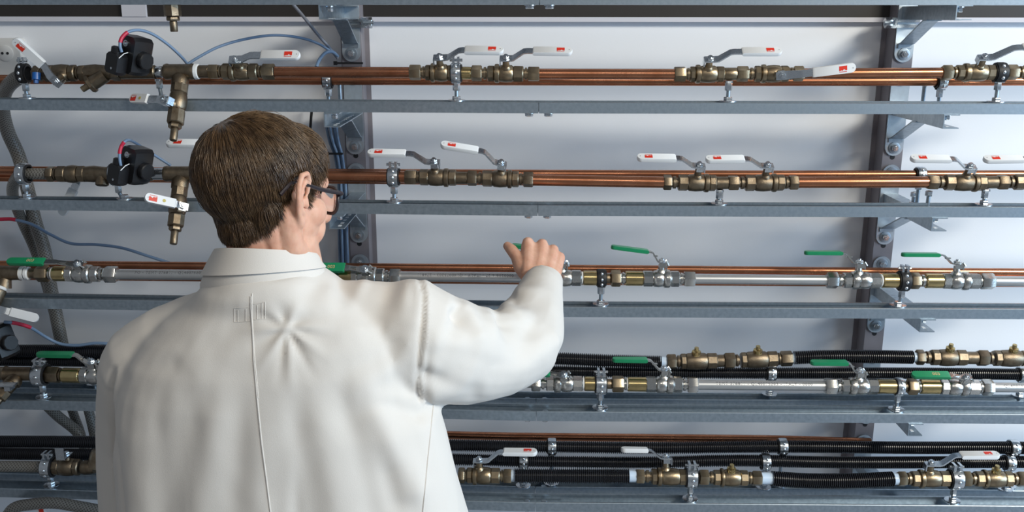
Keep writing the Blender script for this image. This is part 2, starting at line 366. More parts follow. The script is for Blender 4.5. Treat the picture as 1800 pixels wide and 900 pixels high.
# ------------------------------------------------------------------ pipe rows
AX = {1: [(0, 129), (100, 129), (320, 126), (487, 126.2), (720, 127.3), (946, 130), (1185, 130.5), (1413, 129.5), (1655, 128), (1800, 127)],
      2: [(0, 305), (110, 306), (320, 305.5), (600, 309.5), (770, 312), (890, 314.5), (946, 317), (1066, 319), (1230, 321.5), (1340, 321.5), (1413, 320.5), (1625, 320), (1700, 321), (1800, 320)],
      3: [(0, 480), (100, 481), (210, 482.5), (365, 483), (708, 486), (890, 488), (1060, 489), (1221, 490.5), (1453, 492.5), (1745, 494.5), (1800, 495)],
      4: [(0, 657), (60, 658), (140, 660), (990, 674), (1225, 676.5), (1450, 678.5), (1650, 680), (1800, 681.5)],
      5: [(0, 820), (120, 821), (843, 836), (1105, 837), (1170, 838), (1290, 840), (1460, 843), (1632, 841.5), (1800, 842)],
      6: [(0, 622), (970, 631), (1165, 636), (1280, 634), (1390, 630), (1500, 628), (1610, 628), (1700, 629), (1800, 630)]}
AY = {1: 0.02, 2: 0.02, 3: 0.02, 4: 0.02, 5: 0.02, 6: 0.087}
def A(row, px): return P(px, lerp_tab(AX[row], px), AY[row])
def fr(row, px):
    a, c = A(row, px-6), A(row, px+6); return A(row, px), (c-a).normalized(), (c-a).length/12
TOW = Vector((0, -1, 0)); UPV = Vector((0, 0, 1))
RAD = {'N': 13, 'K': 14, 'g': 9.6, 'H': 13.6, 'R': 16.5, 'B': 14.8, 'T': 8.8, 'C': 13, 'W': 11.5, 'X': 11, 'S': 12, 'P': 6.3, 'Q': 10.5, 'D': 13.5}
PART = {'N': 'compression_nut', 'K': 'hex_nut', 'H': 'hex_collar', 'C': 'sleeve', 'W': 'sealing_tape', 'T': 'tube', 'X': 'tube', 'S': 'body', 'P': 'hose_tail', 'Q': 'tail_nut', 'D': 'cast_body'}
def build_tokens(t, toks, x_px, m, mats, d=1, k=1.0):
    """toks 'N20 g6 H10 ...' laid along local X from x_px (pixels, d = +1 or -1), each piece a part; g R B are turned into the body"""
    body = MB(); x = x_px
    for tk in toks.split():
        ch = tk[0]; s = tk[1:].split(':'); L = float(s[0]); mm = s[1] if len(s) > 1 else mats.get(ch, mats['*'])
        a, c = sorted((x*d*m, (x+L)*d*m)); r = RAD[ch]*m*k; x += L
        if ch in 'NKHQ':
            b = MB(); b.hexn(a, c, r, rot=random.choice((0.0, 0.25, 0.52)) if ch != 'H' else 0.52, n=6 if ch != 'H' else 8); b.build(PART[ch], mm, t)
        elif ch in 'CTWXSPD':
            b = MB(); e = min(0.0015, (c-a)*0.2); b.lathe([(a, r*0.9), (a+e, r), (c-e, r), (c, r*0.9)], 20); b.build(PART[ch], mm, t)
        elif ch == 'g':
            if len(body.v): body.build('body', mats['*'], t); body = MB()
            w = (c-a); body.lathe([(a, r*0.86), (a+w*0.3, r*0.86), (a+w*0.35, r*1.14), (a+w*0.75, r*1.14), (a+w*0.8, r*0.9), (c, r*0.9)], 18); body.build('neck_ring', mats['*'], t); body = MB()
        elif ch == 'R':
            w = (c-a); body.lathe([(a, r*0.86), (a+w*0.15, r*0.98), (a+w*0.5, r), (a+w*0.85, r*0.98), (c, r*0.88)], 22)
        elif ch == 'B':
            w = (c-a); body.lathe([(a, r*0.9), (a+w*0.1, r*0.98), (a+w*0.5, r*1.04), (a+w*0.9, r*0.98), (c, r*0.86)], 22)
    if body.v: body.build('body', mats['*'], t)
def strip(b, pts, w, tk):      # bent flat bar along XZ points, width in Y
    n = len(pts); vs = []
    for i, (x, z) in enumerate(pts):
        x0, z0 = pts[max(i-1, 0)]; x1, z1 = pts[min(i+1, n-1)]; d = Vector((x1-x0, z1-z0)).normalized(); nx, nz = -d.y*tk/2, d.x*tk/2
        ww = w[i] if isinstance(w, (list, tuple)) else w
        vs += [Vector((x+nx, -ww/2, z+nz)), Vector((x+nx, ww/2, z+nz)), Vector((x-nx, ww/2, z-nz)), Vector((x-nx, -ww/2, z-nz))]
    fs = [(i*4+k, i*4+(k+1) % 4, i*4+4+(k+1) % 4, i*4+4+k) for i in range(n-1) for k in range(4)]+[(0, 1, 2, 3), tuple(reversed(range((n-1)*4, n*4)))]
    b.add(vs, fs)
def grip_poly(x0, x1, w0, w1):
    p = [(x0, -w0/2)]; r = w1/2
    for i in range(9): a = -math.pi/2+math.pi*i/8; p.append((x1-r+r*math.cos(a)*0.95, r*math.sin(a)))
    p.append((x0, w0/2)); return p
def lever(t, m, style, h=31, L=(12, 38, 45, 112), rise=17, yaw=0.0, pitch=0.0, w=15, logo=True, text='003', stemr=5.5, gw=None, clip=True):
    """stem + lever as parts of valve t (stem along local Z, lever along local X, pixels * m)"""
    b = MB(); up = Matrix.Rotation(math.radians(-90), 4, 'Y')
    bm_ = 'nickel' if style == 'green' else t.get('_m', 'brass')
    b.lathe([(9*m, 9.5*m), (16*m, 8*m), (18*m, 6*m), ((h-3)*m, stemr*m)], 16, up); b.build('stem', bm_, t)
    Mx = Matrix.Rotation(math.radians(yaw), 4, 'Z') @ Matrix.Translation((0, 0, h*m)) @ Matrix.Rotation(math.radians(-pitch), 4, 'Y')
    x1, x2, g0, g1 = (q*m for q in L); rz = rise*m
    b = MB(); e = 0.12*(x2-x1)
    pts = [(-9*m, 0), (x1-e, 0), (x1+e, rz*0.06), (x2-e, rz*0.94), (x2+e, rz), (g1-12*m, rz)]
    strip(b, pts, [w*m*0.9, w*m, w*m*0.95, w*m*0.85, w*m*0.85, w*m*0.85] if style == 'white' else [w*m*0.85, w*m*0.9, w*m*0.7, w*m*0.62, w*m*0.75, w*m*0.75], 2.6*m)
    if clip:
        b.box((-9.5*m, 0, -5*m), (2*m, w*m*0.9, 12*m)); b.box((-1*m, w*m*0.5, -4*m), (12*m, 1.6*m, 8*m))
    if style == 'green':
        b.box(((x1+x2)/2, 0, rz/2+2.0*m), ((x2-x1)*0.5, w*m*0.28, 2.4*m), None)
        for sg in (-1, 1): b.tube([Vector((-5*m, sg*5*m, -1*m)), Vector((-8*m, sg*7*m, 3*m)), Vector((-12*m, sg*6*m, -3*m))], 1.5*m, 6)
    b.v = [tuple(Mx @ Vector(v)) for v in b.v]
    lv = b.build('lever', 'zinc' if style == 'white' else 'nickel', t)
    b = MB(); b.hexn(1.5*m, 5.5*m, 5.8*m, Mx @ up, rot=0.3); b.lathe([(5.5*m, 3.2*m), (8*m, 3.0*m)], 12, Mx @ up)
    if style == 'green': b.lathe([(0.5*m, 8*m), (1.6*m, 8*m)], 16, Mx @ up)
    b.build('lever_nut', 'zinc', lv)
    gw = (gw or (17 if style == 'white' else 14.5))*m; tk = (7.5 if style == 'white' else 6.5)*m
    b = MB(); b.prism(grip_poly(g0, g1, gw*0.96, gw*(1.0 if style == 'white' else 0.9)), rz-tk/2, rz+tk/2, Mx, inset=0.05)
    b.build('grip', 'white' if style == 'white' else 'green', lv)
    zt_ = rz+tk/2+0.0003
    if style == 'white' and logo:
        c0 = g0+(g1-g0)*0.60; ww = 13.5*m; hh = 8.2*m; y1 = 5.2*m
        poly = [(c0, y1), (c0, y1-hh), (c0+ww*0.12, y1-hh), (c0+ww*0.30, y1-hh*0.86), (c0+ww*0.42, y1-hh*0.98), (c0+ww*0.6, y1-hh*0.66), (c0+ww*0.72, y1-hh*0.80), (c0+ww*0.86, y1-hh*0.94), (c0+ww, y1-hh*0.92), (c0+ww, y1)]
        b = MB(); b.add([Mx @ Vector((x, y, zt_)) for x, y in poly], [tuple(range(len(poly)))])
        for i in range(6): b.add([Mx @ Vector((c0+ww*(0.03+i*0.16)+dx, y1-hh*1.28+dy, zt_)) for dx, dy in ((0, 0), (ww*0.11, 0), (ww*0.11, hh*0.16), (0, hh*0.16))], [(0, 1, 2, 3)])
        tag(b.build('logo_print', 'red', lv), 'red block logo with ragged lower edge')
        b = MB(); b.lathe([(0, 0.7*m), (0.0003, 0.7*m)], 8, Mx @ Matrix.Translation((g1-6*m, 0, zt_)) @ up); b.build('rivet_mark', 'ink', lv)
    if style == 'green' and text:
        b = text_mb(text, 9*m, True); R180 = Matrix.Rotation(math.pi, 4, 'Z')
        b.v = [tuple(Mx @ Matrix.Translation((g0+(g1-g0)*0.36, 0, zt_)) @ R180 @ Vector(v)) for v in b.v]; b.build('number_print', 'gold', lv)
    return lv
BRS = {'*': 'brass', 'N': 'brass'}; NIC = {'*': 'nickel', 'K': 'brass', 'C': 'brassb', 'W': 'tape', 'T': 'brassd'}; DRK = {'*': 'brassd', 'W': 'tape'}
def valve(row, x0, sx, toks, label, group, mats=BRS, style='white', dirn=1, tilt=30, lev=None, k=1.0, name='ball_valve'):
    p, X, m = fr(row, sx); a = math.radians(tilt); Z = UPV*math.cos(a)+TOW*math.sin(a)
    t = thing(name, frame(p, X*dirn, Z), label, 'valve', group); t['_m'] = mats['*']
    build_tokens(t, toks, x0-sx, m, mats, dirn, k)
    if lev is not None: lever(t, m, style, **lev)
    del t['_m']; return t
def fitting(row, x0, toks, label, group, mats=BRS, name='union_fitting', cat='fitting', k=1.0):
    L = sum(float(q[1:].split(':')[0]) for q in toks.split()); p, X, m = fr(row, x0+L/2)
    t = thing(name, frame(p, X, UPV), label, cat, group); build_tokens(t, toks, -L/2, m, mats, 1, k); return t
def pipe(row, x0, x1, r_px, mt, label, group, name='copper_pipe', text=None, upside=False):
    p, X, m = fr(row, (x0+x1)/2); a = A(row, x0); c = A(row, x1); L = (c-a).length; mid = (a+c)/2
    t = thing(name, frame(mid, c-a, UPV), label, 'pipe', group); b = MB(); r = r_px*m
    b.lathe([(-L/2, r), (L/2, r)], 28); b.build('tube', mt, t)
    if text:
        for (txt, off, size) in text:
            b = text_mb(txt, size*m, space=1.18); rr = r+0.00025; th0 = math.radians(40)
            if upside: b.v = [(-x, -y, z) for x, y, z in b.v]
            b.v = [(x+off*m, -rr*math.cos(th0+y/rr), rr*math.sin(th0+y/rr)) for x, y, z in b.v]; b.build('stamped_text', 'ink', t)
    return t
def clamp(c, X, R, w, foot, label, group, m=0.00107, band=True, top=True, dx=0.0, rub=True, bm='zinc'):
    """pipe clamp on a threaded rod; c = pipe axis point, foot = z of the rail it stands on"""
    X = Vector((X.x, X.y, 0)).normalized(); t = thing('pipe_clamp', frame(Vector((c.x, c.y, foot)), X, UPV), label, 'clamp', group); cz = c.z-foot
    up = Matrix.Rotation(math.radians(-90), 4, 'Y'); Tc = Matrix.Translation((0, 0, cz))
    if band:
        if rub:
            b = MB(); b.lathe([(-w*0.62, R*0.93), (-w*0.62, R+0.0022), (w*0.62, R+0.0022), (w*0.62, R*0.93)], 26, Tc, closed=True); b.build('rubber_lining', 'rubber', t)
        b = MB(); b.lathe([(-w/2, R+0.001), (-w/2, R+0.0045), (-w*0.3, R+0.0052), (w*0.3, R+0.0052), (w/2, R+0.0045), (w/2, R+0.001)], 26, Tc, closed=True); b.build('band', bm, t)
        for i in range(3):
            a = math.radians((-30, 5, 42)[i]); b = MB(); b.ball((0, -(R+0.0045)*math.cos(a), cz+(R+0.0045)*math.sin(a)), (w*0.2, 0.003, 0.004), 10, 6); b.build('rivet', 'zinc', t)
        if top:
            for sg in (-1, 1):
                b = MB(); b.box((sg*w*0.28, 0, cz+R+0.010), (w*0.25, w*0.8, 0.013)); b.build('ear', 'zinc', t)
            b = MB(); b.tube([(-w*0.7, 0, cz+R+0.010), (w*0.7, 0, cz+R+0.010)], 0.0028, 8); b.build('ear_screw', 'zinc', t)
    zb = cz-R-0.003
    b = MB(); b.hexn(zb-0.016, zb+0.002, 0.0068, up); b.box((0, 0, zb), (w*1.0, 0.012, 0.004)); b.build('boss', 'zinc', t)
    b = MB(); b.tube([(dx, 0, -0.012), (0, 0, max(zb-0.012, 0.004))], 0.0038, 10); b.build('threaded_rod', 'galv', t)
    b = MB(); Tf = Matrix.Translation((dx, 0, 0)); b.hexn(0.0024, 0.009, 0.0078, Tf @ up); b.build('nut', 'zinc', t)
    b = MB(); b.lathe([(0.0002, 0.0165), (0.0022, 0.0165), (0.0026, 0.014)], 20, Tf @ up); b.build('washer', 'zinc', t)
    return t
def rclamp(row, px, R_px, w_px, label, foot_row=None, **kw):
    p, X, m = fr(row, px); return clamp(p, X, R_px*m, w_px*m, RZ[foot_row or row], label, 'clamps on the pipe rows', **kw)
GC, GV, GU = 'copper pipe lengths', 'brass valves with white levers', 'brass unions between valves'
# -- row 1
pipe(1, 484, 722, 9.2, 'copper', 'copper pipe in the top row above the man\'s head', GC)
pipe(1, 942, 1188, 9.2, 'copper', 'copper pipe in the top row at mid picture', GC)
pipe(1, 1408, 1660, 9.2, 'copper', 'copper pipe in the top row crossing the right-hand post', GC)
VL = dict(h=34, L=(12, 38, 45, 112), rise=17)
valve(1, 368, 425, 'N17 g6 H14 R9 B24 H16 g7 N22', 'brass ball valve in the top row just above the man\'s head, lever right', GV, tilt=54, lev=dict(h=37, L=(8, 32, 48, 116), rise=13))
valve(1, 720, 775, 'N20 g8 H9 R8 B22 H12', 'brass ball valve in the top row at the right end of the first copper pipe', GV, tilt=38, lev=VL)
fitting(1, 799, 'X30:brassb N18 g10', 'short brass union between the two top row valves left of mid picture', GU)
valve(1, 857, 890, 'H12 R9 B24 H18 g8 N20', 'brass ball valve in the top row left of the middle copper pipe', GV, tilt=38, lev=dict(h=34, L=(10, 34, 47, 115), rise=17))
valve(1, 1185, 1243, 'N20 g8 H9 R9 B28 H13', 'brass ball valve in the top row right of the middle copper pipe', GV, tilt=38, lev=dict(h=33, L=(12, 36, 52, 121), rise=17))
fitting(1, 1272, 'X23 N20 g10', 'short brass union in the top row right of mid picture', GU)
valve(1, 1326, 1367, 'H11 R9 B26 H14 g9 N17', 'brass ball valve whose white lever lies across the pipe, top row', GV, tilt=93, lev=dict(h=30, L=(10, 32, 50, 124), rise=8, yaw=7))
valve(1, 1655, 1717, 'N18 g8 H12 R10 B30 H14', 'brass ball valve at the right edge of the top row, lever leaving the frame', GV, tilt=38, lev=dict(h=34, L=(12, 46, 58, 128), rise=22))
fitting(1, 1748, 'T22:brassd N18 g12 H14 B20 H16', 'brass union at the right edge of the top row', GU)
rclamp(1, 802, 13, 16, 'rubber lined pipe clamp between the two top row valves left of mid picture')
rclamp(1, 1282, 11, 12, 'zinc pipe clamp foot under the union of the top row, right of mid picture', band=False)
rclamp(1, 1757, 13, 17, 'rubber lined pipe clamp at the right edge of the top row', top=False, bm='rubber')
# -- row 2
pipe(2, 560, 712, 10, 'copper', 'copper pipe in the second row beside the man\'s face', GC)
pipe(2, 936, 1170, 10, 'copper', 'copper pipe in the second row at mid picture', GC)
pipe(2, 1398, 1634, 10, 'copper', 'copper pipe in the second row crossing the right-hand post', GC)
V2 = dict(h=33, L=(12, 37, 47, 114), rise=17)
valve(2, 712, 765, 'N20 g6 H16 B26 R9 H13', 'brass ball valve in the second row nearest the man\'s spectacles, lever left', GV, DRK, dirn=-1, tilt=27, lev=V2)
fitting(2, 800, 'X22:brassd N16 g10', 'short brass union in the second row nearest the man', GU, DRK)
valve(2, 848, 881, 'H18 B26 R8 H12 g8 N17', 'brass ball valve in the second row with its white lever tipped up left', GV, DRK, dirn=-1, tilt=27, lev=dict(h=33, L=(9, 33, 42, 108), rise=19, pitch=10))
valve(2, 1166, 1224, 'N14 g12 H17 B28 R9 H12', 'brass ball valve in the second row right of the middle copper pipe, lever left', GV, DRK, dirn=-1, tilt=27, lev=dict(h=37, L=(10, 34, 42, 110), rise=15))
fitting(2, 1258, 'X22:brassd N18 g12', 'short brass union in the second row right of mid picture', GU, DRK)
valve(2, 1310, 1343, 'H17 B29 R9 H13 g9 N15', 'brass ball valve in the second row left of the right-hand copper pipe', GV, DRK, dirn=-1, tilt=27, lev=dict(h=37, L=(10, 34, 42, 110), rise=15))
valve(2, 1630, 1694, 'N18 g12 H17 B32 R8 H14', 'brass ball valve in the second row just right of the right-hand post', GV, DRK, dirn=-1, tilt=27, lev=dict(h=34, L=(9, 30, 39, 109), rise=16))
fitting(2, 1731, 'X22:brassd N18 g10', 'short brass union in the second row near the right edge', GU, DRK)
valve(2, 1782, 1818, 'H18 B30 R9 H14', 'brass ball valve cut by the right edge of the second row, white lever left', GV, DRK, dirn=-1, tilt=27, lev=dict(h=34, L=(9, 28, 36, 106), rise=16))
rclamp(2, 692, 13, 17, 'tall rubber lined pipe clamp in the second row beside the man\'s spectacles')
rclamp(2, 1266, 11, 12, 'zinc pipe clamp foot under the second row union, right of mid picture', band=False)
rclamp(2, 1734, 11, 12, 'zinc pipe clamp foot under the second row union near the right edge', band=False)
# -- row 3
GP, GG, GB = 'grey pipe lengths', 'steel valves with green levers', 'bright brass unions'
pipe(3, 205, 560, 8.6, 'alu', 'grey metal pipe with stamped text left of the man\'s collar', GP, 'grey_pipe', text=[('PO - TEMT 276811 - QL40075203 - ITALY - 0000', -54, 7.2)])
pipe(3, 704, 934, 8.6, 'alu', 'grey metal pipe with stamped text running behind the man\'s hand', GP, 'grey_pipe', text=[('0000258/6/27 - ITALY - QL40075203 - 276811', 0, 7.4)], upside=True)
pipe(3, 1218, 1456, 8.6, 'alu', 'grey metal pipe in the third row right of the hand', GP, 'grey_pipe')
pipe(3, 1742, 1860, 8.6, 'alu', 'grey metal pipe at the right edge of the third row', GP, 'grey_pipe')
LG = dict(h=28, L=(10, 32, 34, 98), rise=16, w=12)
valve(3, 117, 145, 'H14 B18 R12 H14 g10 K21:nickel', 'steel ball valve with green lever at the left end of the third row', GG, NIC, 'green', -1, 30, dict(h=24, L=(12, 36, 56, 122), rise=4, w=13, gw=16))
valve(3, 618, 645, 'H12 B20 R12 H14 g10 K18:nickel', 'steel ball valve with green lever right beside the man\'s collar', GG, NIC, 'green', -1, 42, dict(h=22, L=(10, 28, 34, 98), rise=4, w=15, gw=19))
fitting(3, 560, 'X8:brassd K20 g10 C28', 'bright brass union partly hidden by the man\'s collar', GB, NIC)
valve(3, 930, 988, 'K18:nickel g10 H13 R11 B22 H18', 'steel ball valve whose lever the man is gripping', GG, NIC, 'green', -1, 2, dict(h=28, L=(10, 26, 28, 92), rise=20, w=12, pitch=7, text=None))
valve(3, 1130, 1162, 'H18 B18 R12 H16 g8 K19:nickel', 'steel ball valve with green lever tipped up, right of the hand', GG, NIC, 'green', -1, 0, dict(h=30, L=(6, 20, 26, 93), rise=16, w=12, pitch=7, text=None))
valve(3, 1453, 1508, 'K19:nickel g10 H14 R12 B20 H18', 'steel ball valve with green lever in front of the right-hand post, third row', GG, NIC, 'green', -1, -4, dict(h=31, L=(8, 27, 31, 98), rise=18, w=12, text=None))
valve(3, 1656, 1680, 'H14 B20 R12 H18 g4 K22:nickel', 'steel ball valve with green lever at the right of the third row', GG, NIC, 'green', -1, -4, dict(h=31, L=(8, 27, 33, 100), rise=16, w=12, text=None))
fitting(3, 1022, 'W3 C31 T18 K17 g8 C31', 'bright brass union in the third row right of the man\'s hand', GB, NIC)
fitting(3, 1547, 'W3 C30 T20 K16 g10 C30', 'bright brass union in the third row at the right-hand post', GB, NIC)
fitting(3, 45, 'W7 T14 K20 g6 W3 C22', 'bronze and brass union at the left end of the third row', GB, NIC)
rclamp(3, 1057, 12, 14, 'rubber lined pipe clamp on the third row right of the man\'s hand', top=False, bm='rubber')
rclamp(3, 1588, 14, 16, 'black rubber lined double clamp on the third row at the right-hand post', dx=-0.006, bm='rubber')
# -- row 4
pipe(4, 700, 940, 8.6, 'alu', 'grey metal pipe under the man\'s raised sleeve', GP, 'grey_pipe')
pipe(4, 1221, 1454, 8.6, 'alu', 'grey metal pipe with stamped text in the fourth row', GP, 'grey_pipe', text=[('TEMT 276811 - QL40075203 - ITALY - 0000', 4, 7.8)])
pipe(4, 1742, 1860, 8.6, 'alu', 'grey metal pipe with stamped text at the right edge of the fourth row', GP, 'grey_pipe', text=[('QL40075203 - ITALY', 0, 7.8)])
valve(4, 934, 990, 'K16:nickel g10 H14 R12 B20 H18', 'steel ball valve with green lever just below the man\'s elbow', GG, NIC, 'green', -1, 30, dict(h=24, L=(8, 26, 24, 90), rise=4, w=14))
valve(4, 1135, 1166, 'H18 B18 R12 H16 g9 K18:nickel', 'steel ball valve with green lever in the fourth row at mid picture', GG, NIC, 'green', -1, 2, dict(h=28, L=(8, 26, 30, 92), rise=18, w=12, text=None))
valve(4, 1450, 1508, 'K20:nickel g8 H14 R12 B20 H18', 'steel ball valve with green lever in the fourth row left of the right-hand post', GG, NIC, 'green', -1, 4, dict(h=28, L=(8, 20, 23, 89), rise=17, w=12, text=None))
valve(4, 1652, 1690, 'H14 B22 R12 H20 g6 K18:nickel', 'steel ball valve with wide green lever at the right of the fourth row', GG, NIC, 'green', -1, 26, dict(h=25, L=(8, 24, 30, 97), rise=5, w=13, gw=16))
fitting(4, 1024, 'W3 C19 T30 K20 g5 W2 C33', 'bright brass union in the fourth row at mid picture', GB, NIC)
fitting(4, 1542, 'C34 T19 K17 g5 C34', 'bright brass union in the fourth row near the right-hand post', GB, NIC)
rclamp(4, 1056, 14, 17, 'tall zinc pipe clamp in the fourth row below mid picture')
rclamp(4, 1580, 12, 12, 'zinc pipe clamp on the fourth row union near the right-hand post', top=False)
fitting(4, 82, 'K23 g6 C31', 'bronze union in the fourth row left of the man\'s shoulder', GB, {'*': 'brassd', 'C': 'brassb', 'K': 'brassd'})
valve(4, 143, 166, 'H14 B18 R12 H14 g10 K18:nickel', 'steel ball valve with green lever left of the man\'s shoulder, fourth row', GG, NIC, 'green', -1, 8, dict(h=25, L=(8, 26, 30, 94), rise=15, w=14, text=None))
rclamp(4, 72, 16, 18, 'large zinc pipe clamp at the left of the fourth row')
# -- row 5
GH, GW = 'black corrugated hoses', 'pale plastic tube ends'
valve(5, 806, 843, 'N11 g4 H10 R8 B24 H16 g6 N14', 'brass ball valve in the bottom row right of the man\'s coat', GV, tilt=5, lev=dict(h=30, L=(14, 36, 42, 102), rise=18, w=14))
valve(5, 1118, 1170, 'N14 g13 H10 R8 B30 H16', 'brass ball valve in the bottom row with lever pointing left', GV, dirn=-1, tilt=-12, lev=dict(h=33, L=(8, 28, 32, 80), rise=14, w=13, logo=False))
fitting(5, 1199, 'T30:brassd K16:brass g10', 'short brass union in the bottom row at mid picture', GU)
valve(5, 1254, 1284, 'H12 R6 B28 H14 g8 N16', 'brass valve without lever in the bottom row at mid picture', 'brass valves without levers', tilt=8, lev=None)
valve(5, 1578, 1632, 'N14 g10 H13 R8 B28 H17', 'brass ball valve in the bottom row at right with white lever', GV, tilt=8, lev=dict(h=31, L=(16, 40, 48, 116), rise=18, w=14))
fitting(5, 1666, 'T24:brassd K15:brass g10', 'short brass union in the bottom row at right', GU)
valve(5, 1714, 1748, 'H14 R6 B30 H14 g10 N14 X20:brassd', 'brass valve without lever at the right end of the bottom row', 'brass valves without levers', tilt=8, lev=None)
rclamp(5, 1215, 15, 17, 'tall zinc pipe clamp in the bottom row at mid picture')
rclamp(5, 1679, 15, 18, 'zinc pipe clamp with wide band in the bottom row at right')
def hose(pts, r, label, group, pitch=0.0043, n=14, Y=None, mt='corr', name='corrugated_hose'):
    path = smooth_path(pts, 10); out = [path[0]]; acc = 0.0; step = pitch/4; d = 0
    L = [0]
    for i in range(1, len(path)): L.append(L[-1]+(path[i]-path[i-1]).length)
    k = int(L[-1]/step); res = []; rs = []; j = 0
    for i in range(k+1):
        s = i*step
        while j < len(L)-2 and L[j+1] < s: j += 1
        q = (s-L[j])/max(L[j+1]-L[j], 1e-9); res.append(path[j].lerp(path[j+1], min(q, 1))); rs.append(r*(1.0 if i % 4 in (0, 1) else 0.80))
    b = MB(); b.tube(res, rs, n); o = b.mesh(name); o.shade_smooth(); ob = put(name, o, mt); return tag(ob, label, 'hose', group)
def rowpts(row, xs): return [A(row, x) for x in xs]
m5 = fr(5, 1000)[2]
hose(rowpts(5, (905, 970, 1040, 1106)), 13.5*m5, 'black corrugated hose in the front of the bottom row right of the coat', GH)
hose([A(5, 1357)]+[P(x, y, 0.02) for x, y in ((1420, 845), (1500, 845))]+[A(5, 1571)], 13.5*m5, 'black corrugated hose in the front of the bottom row at right', GH)
for (x0, x1, lb) in ((894, 908, 'pale tube end left of the front hose beside the coat'), (1103, 1120, 'pale tube end at the right of the front hose beside the coat'), (1336, 1360, 'pale tube end left of the right-hand front hose'), (1567, 1580, 'pale tube end at the right of the right-hand front hose')):
    p, X, m = fr(5, (x0+x1)/2); b = MB(); h = (x1-x0)/2*m; b.lathe([(-h, 9.5*m), (-h*0.9, 10.5*m), (h*0.9, 10.5*m), (h, 9.5*m)], 18, frame(p, X, UPV)); tag(b.build('plastic_tube', 'pex'), lb+', bottom row', 'tube', GW)
# -- rear valve row above row 4
BR6 = {'*': 'brassd'}
def rear_valve(x0, sx, toks, lb, stem=True, tilt=10):
    t = valve(6, x0, sx, toks, lb, 'brass valves without levers', BR6, tilt=tilt, k=1.0)
    if stem: add_stem(t, fr(6, sx)[2])
    return t
def add_stem(t, m, h=24, r=7.5):
    up = Matrix.Rotation(math.radians(-90), 4, 'Y')
    b = MB(); b.lathe([(9*m, r*1.2*m), (h*0.6*m, r*m), (h*0.85*m, r*1.0*m), (h*0.9*m, r*0.55*m), (h*1.15*m, r*0.5*m)], 14, up); b.hexn(h*0.62*m, h*0.85*m, r*1.05*m, up); b.build('stem', 'brassb', t)
for o in list(COL.objects):
    if o.get('label') in ('brass valve without lever in the bottom row at mid picture', 'brass valve without lever at the right end of the bottom row'): add_stem(o, m5)
rear_valve(1172, 1223, 'N16 g8 H10 B36 H18', 'brass valve without lever behind the fourth row, leftmost of four')
fitting(6, 1258, 'X15 K18 g8', 'short brass union behind the fourth row at mid picture', GU, BR6)
rear_valve(1302, 1331, 'H10 B36 H18 g6 N20', 'brass valve without lever behind the fourth row, left of the black hose end')
rear_valve(1610, 1667, 'N14 g12 H14 B30 H18', 'brass valve without lever behind the fourth row, right of the black hose end')
fitting(6, 1696, 'X22 K18 g8', 'short brass union behind the fourth row near the right edge', GU, BR6)
rear_valve(1746, 1778, 'H12 B36 H16 g8', 'brass valve without lever behind the fourth row at the right edge')
m6 = fr(6, 1500)[2]
for (x0, x1, lb) in ((1158, 1174, 'left of the leftmost valve'), (1386, 1400, 'left of the right-hand hose'), (1600, 1614, 'right of the right-hand hose')):
    p, X, m = fr(6, (x0+x1)/2); b = MB(); h = (x1-x0)/2*m; b.lathe([(-h, 8.5*m), (-h*0.9, 9*m), (h*0.9, 9*m), (h, 8.5*m)], 18, frame(p, X, UPV)); tag(b.build('plastic_tube', 'pex'), 'pale tube end %s behind the fourth row' % lb, 'tube', GW)
hose([P(x, y, 0.087) for x, y in ((-60, 618), (100, 617), (400, 620), (700, 624), (960, 630), (1060, 634), (1162, 637))], 12.0*m6, 'black corrugated hose behind the fourth row passing behind the man', GH)
hose([P(x, y, 0.087) for x, y in ((1396, 629), (1450, 627), (1540, 627), (1604, 628))], 12.0*m6, 'black corrugated hose behind the fourth row at the right-hand post', GH)
hose([P(x, y, 0.10) for x, y in ((-60, 633), (200, 636), (600, 644), (960, 652), (1180, 655), (1350, 656), (1600, 656), (1860, 659))], 10.5*m6, 'lower black corrugated hose running the full width behind the fourth row', GH)
hose([P(x, y, 0.087) for x, y in ((-60, 776), (170, 777), (600, 780), (960, 785), (1150, 787), (1370, 785), (1600, 787), (1780, 787), (1860, 790))], 11.5*m6, 'upper black corrugated hose running behind the bottom row', GH)
hose([P(x, y, 0.075) for x, y in ((-60, 797), (170, 799), (600, 803), (860, 809), (930, 811), (1130, 813), (1250, 810), (1340, 810), (1500, 813), (1770, 812), (1860, 813))], 11.2*m6, 'second black corrugated hose behind the bottom row, sagging at mid picture', GH)
def rear_clamp(px, py, Y, R_px, w_px, foot, lb):
    p = P(px, py, Y); m = 0.00112; clamp(p, Vector((1, 0, 0)), R_px*m, w_px*m, foot, lb, 'clamps on the rear hoses', top=False)
for (px, py, Y, R, row, lb) in ((970, 785, 0.087, 12, 5, 'zinc clamp on the upper rear hose of the bottom row, right of the coat'), (920, 811, 0.075, 12, 5, 'zinc clamp on the second rear hose under the white lever grip'), (1375, 785, 0.087, 12, 5, 'zinc clamp on the upper rear hose, bottom row right of mid picture'), (1345, 812, 0.075, 12.5, 5, 'zinc clamp on the second rear hose, bottom row right of mid picture'), (1781, 787, 0.087, 12, 5, 'zinc clamp on the upper rear hose at the right edge of the bottom row'), (1773, 813, 0.075, 12.5, 5, 'zinc clamp on the second rear hose at the right edge of the bottom row'), (1355, 656, 0.10, 11, 4, 'zinc clamp on the rear hose of the fourth row, right of mid picture'), (1797, 658, 0.10, 11, 4, 'zinc clamp on the rear hose at the right edge of the fourth row'), (161, 634, 0.10, 11, 4, 'zinc clamp on the black hoses left of the man\'s shoulder')):
    rear_clamp(px, py, Y, R, 15, RZ[row], lb)
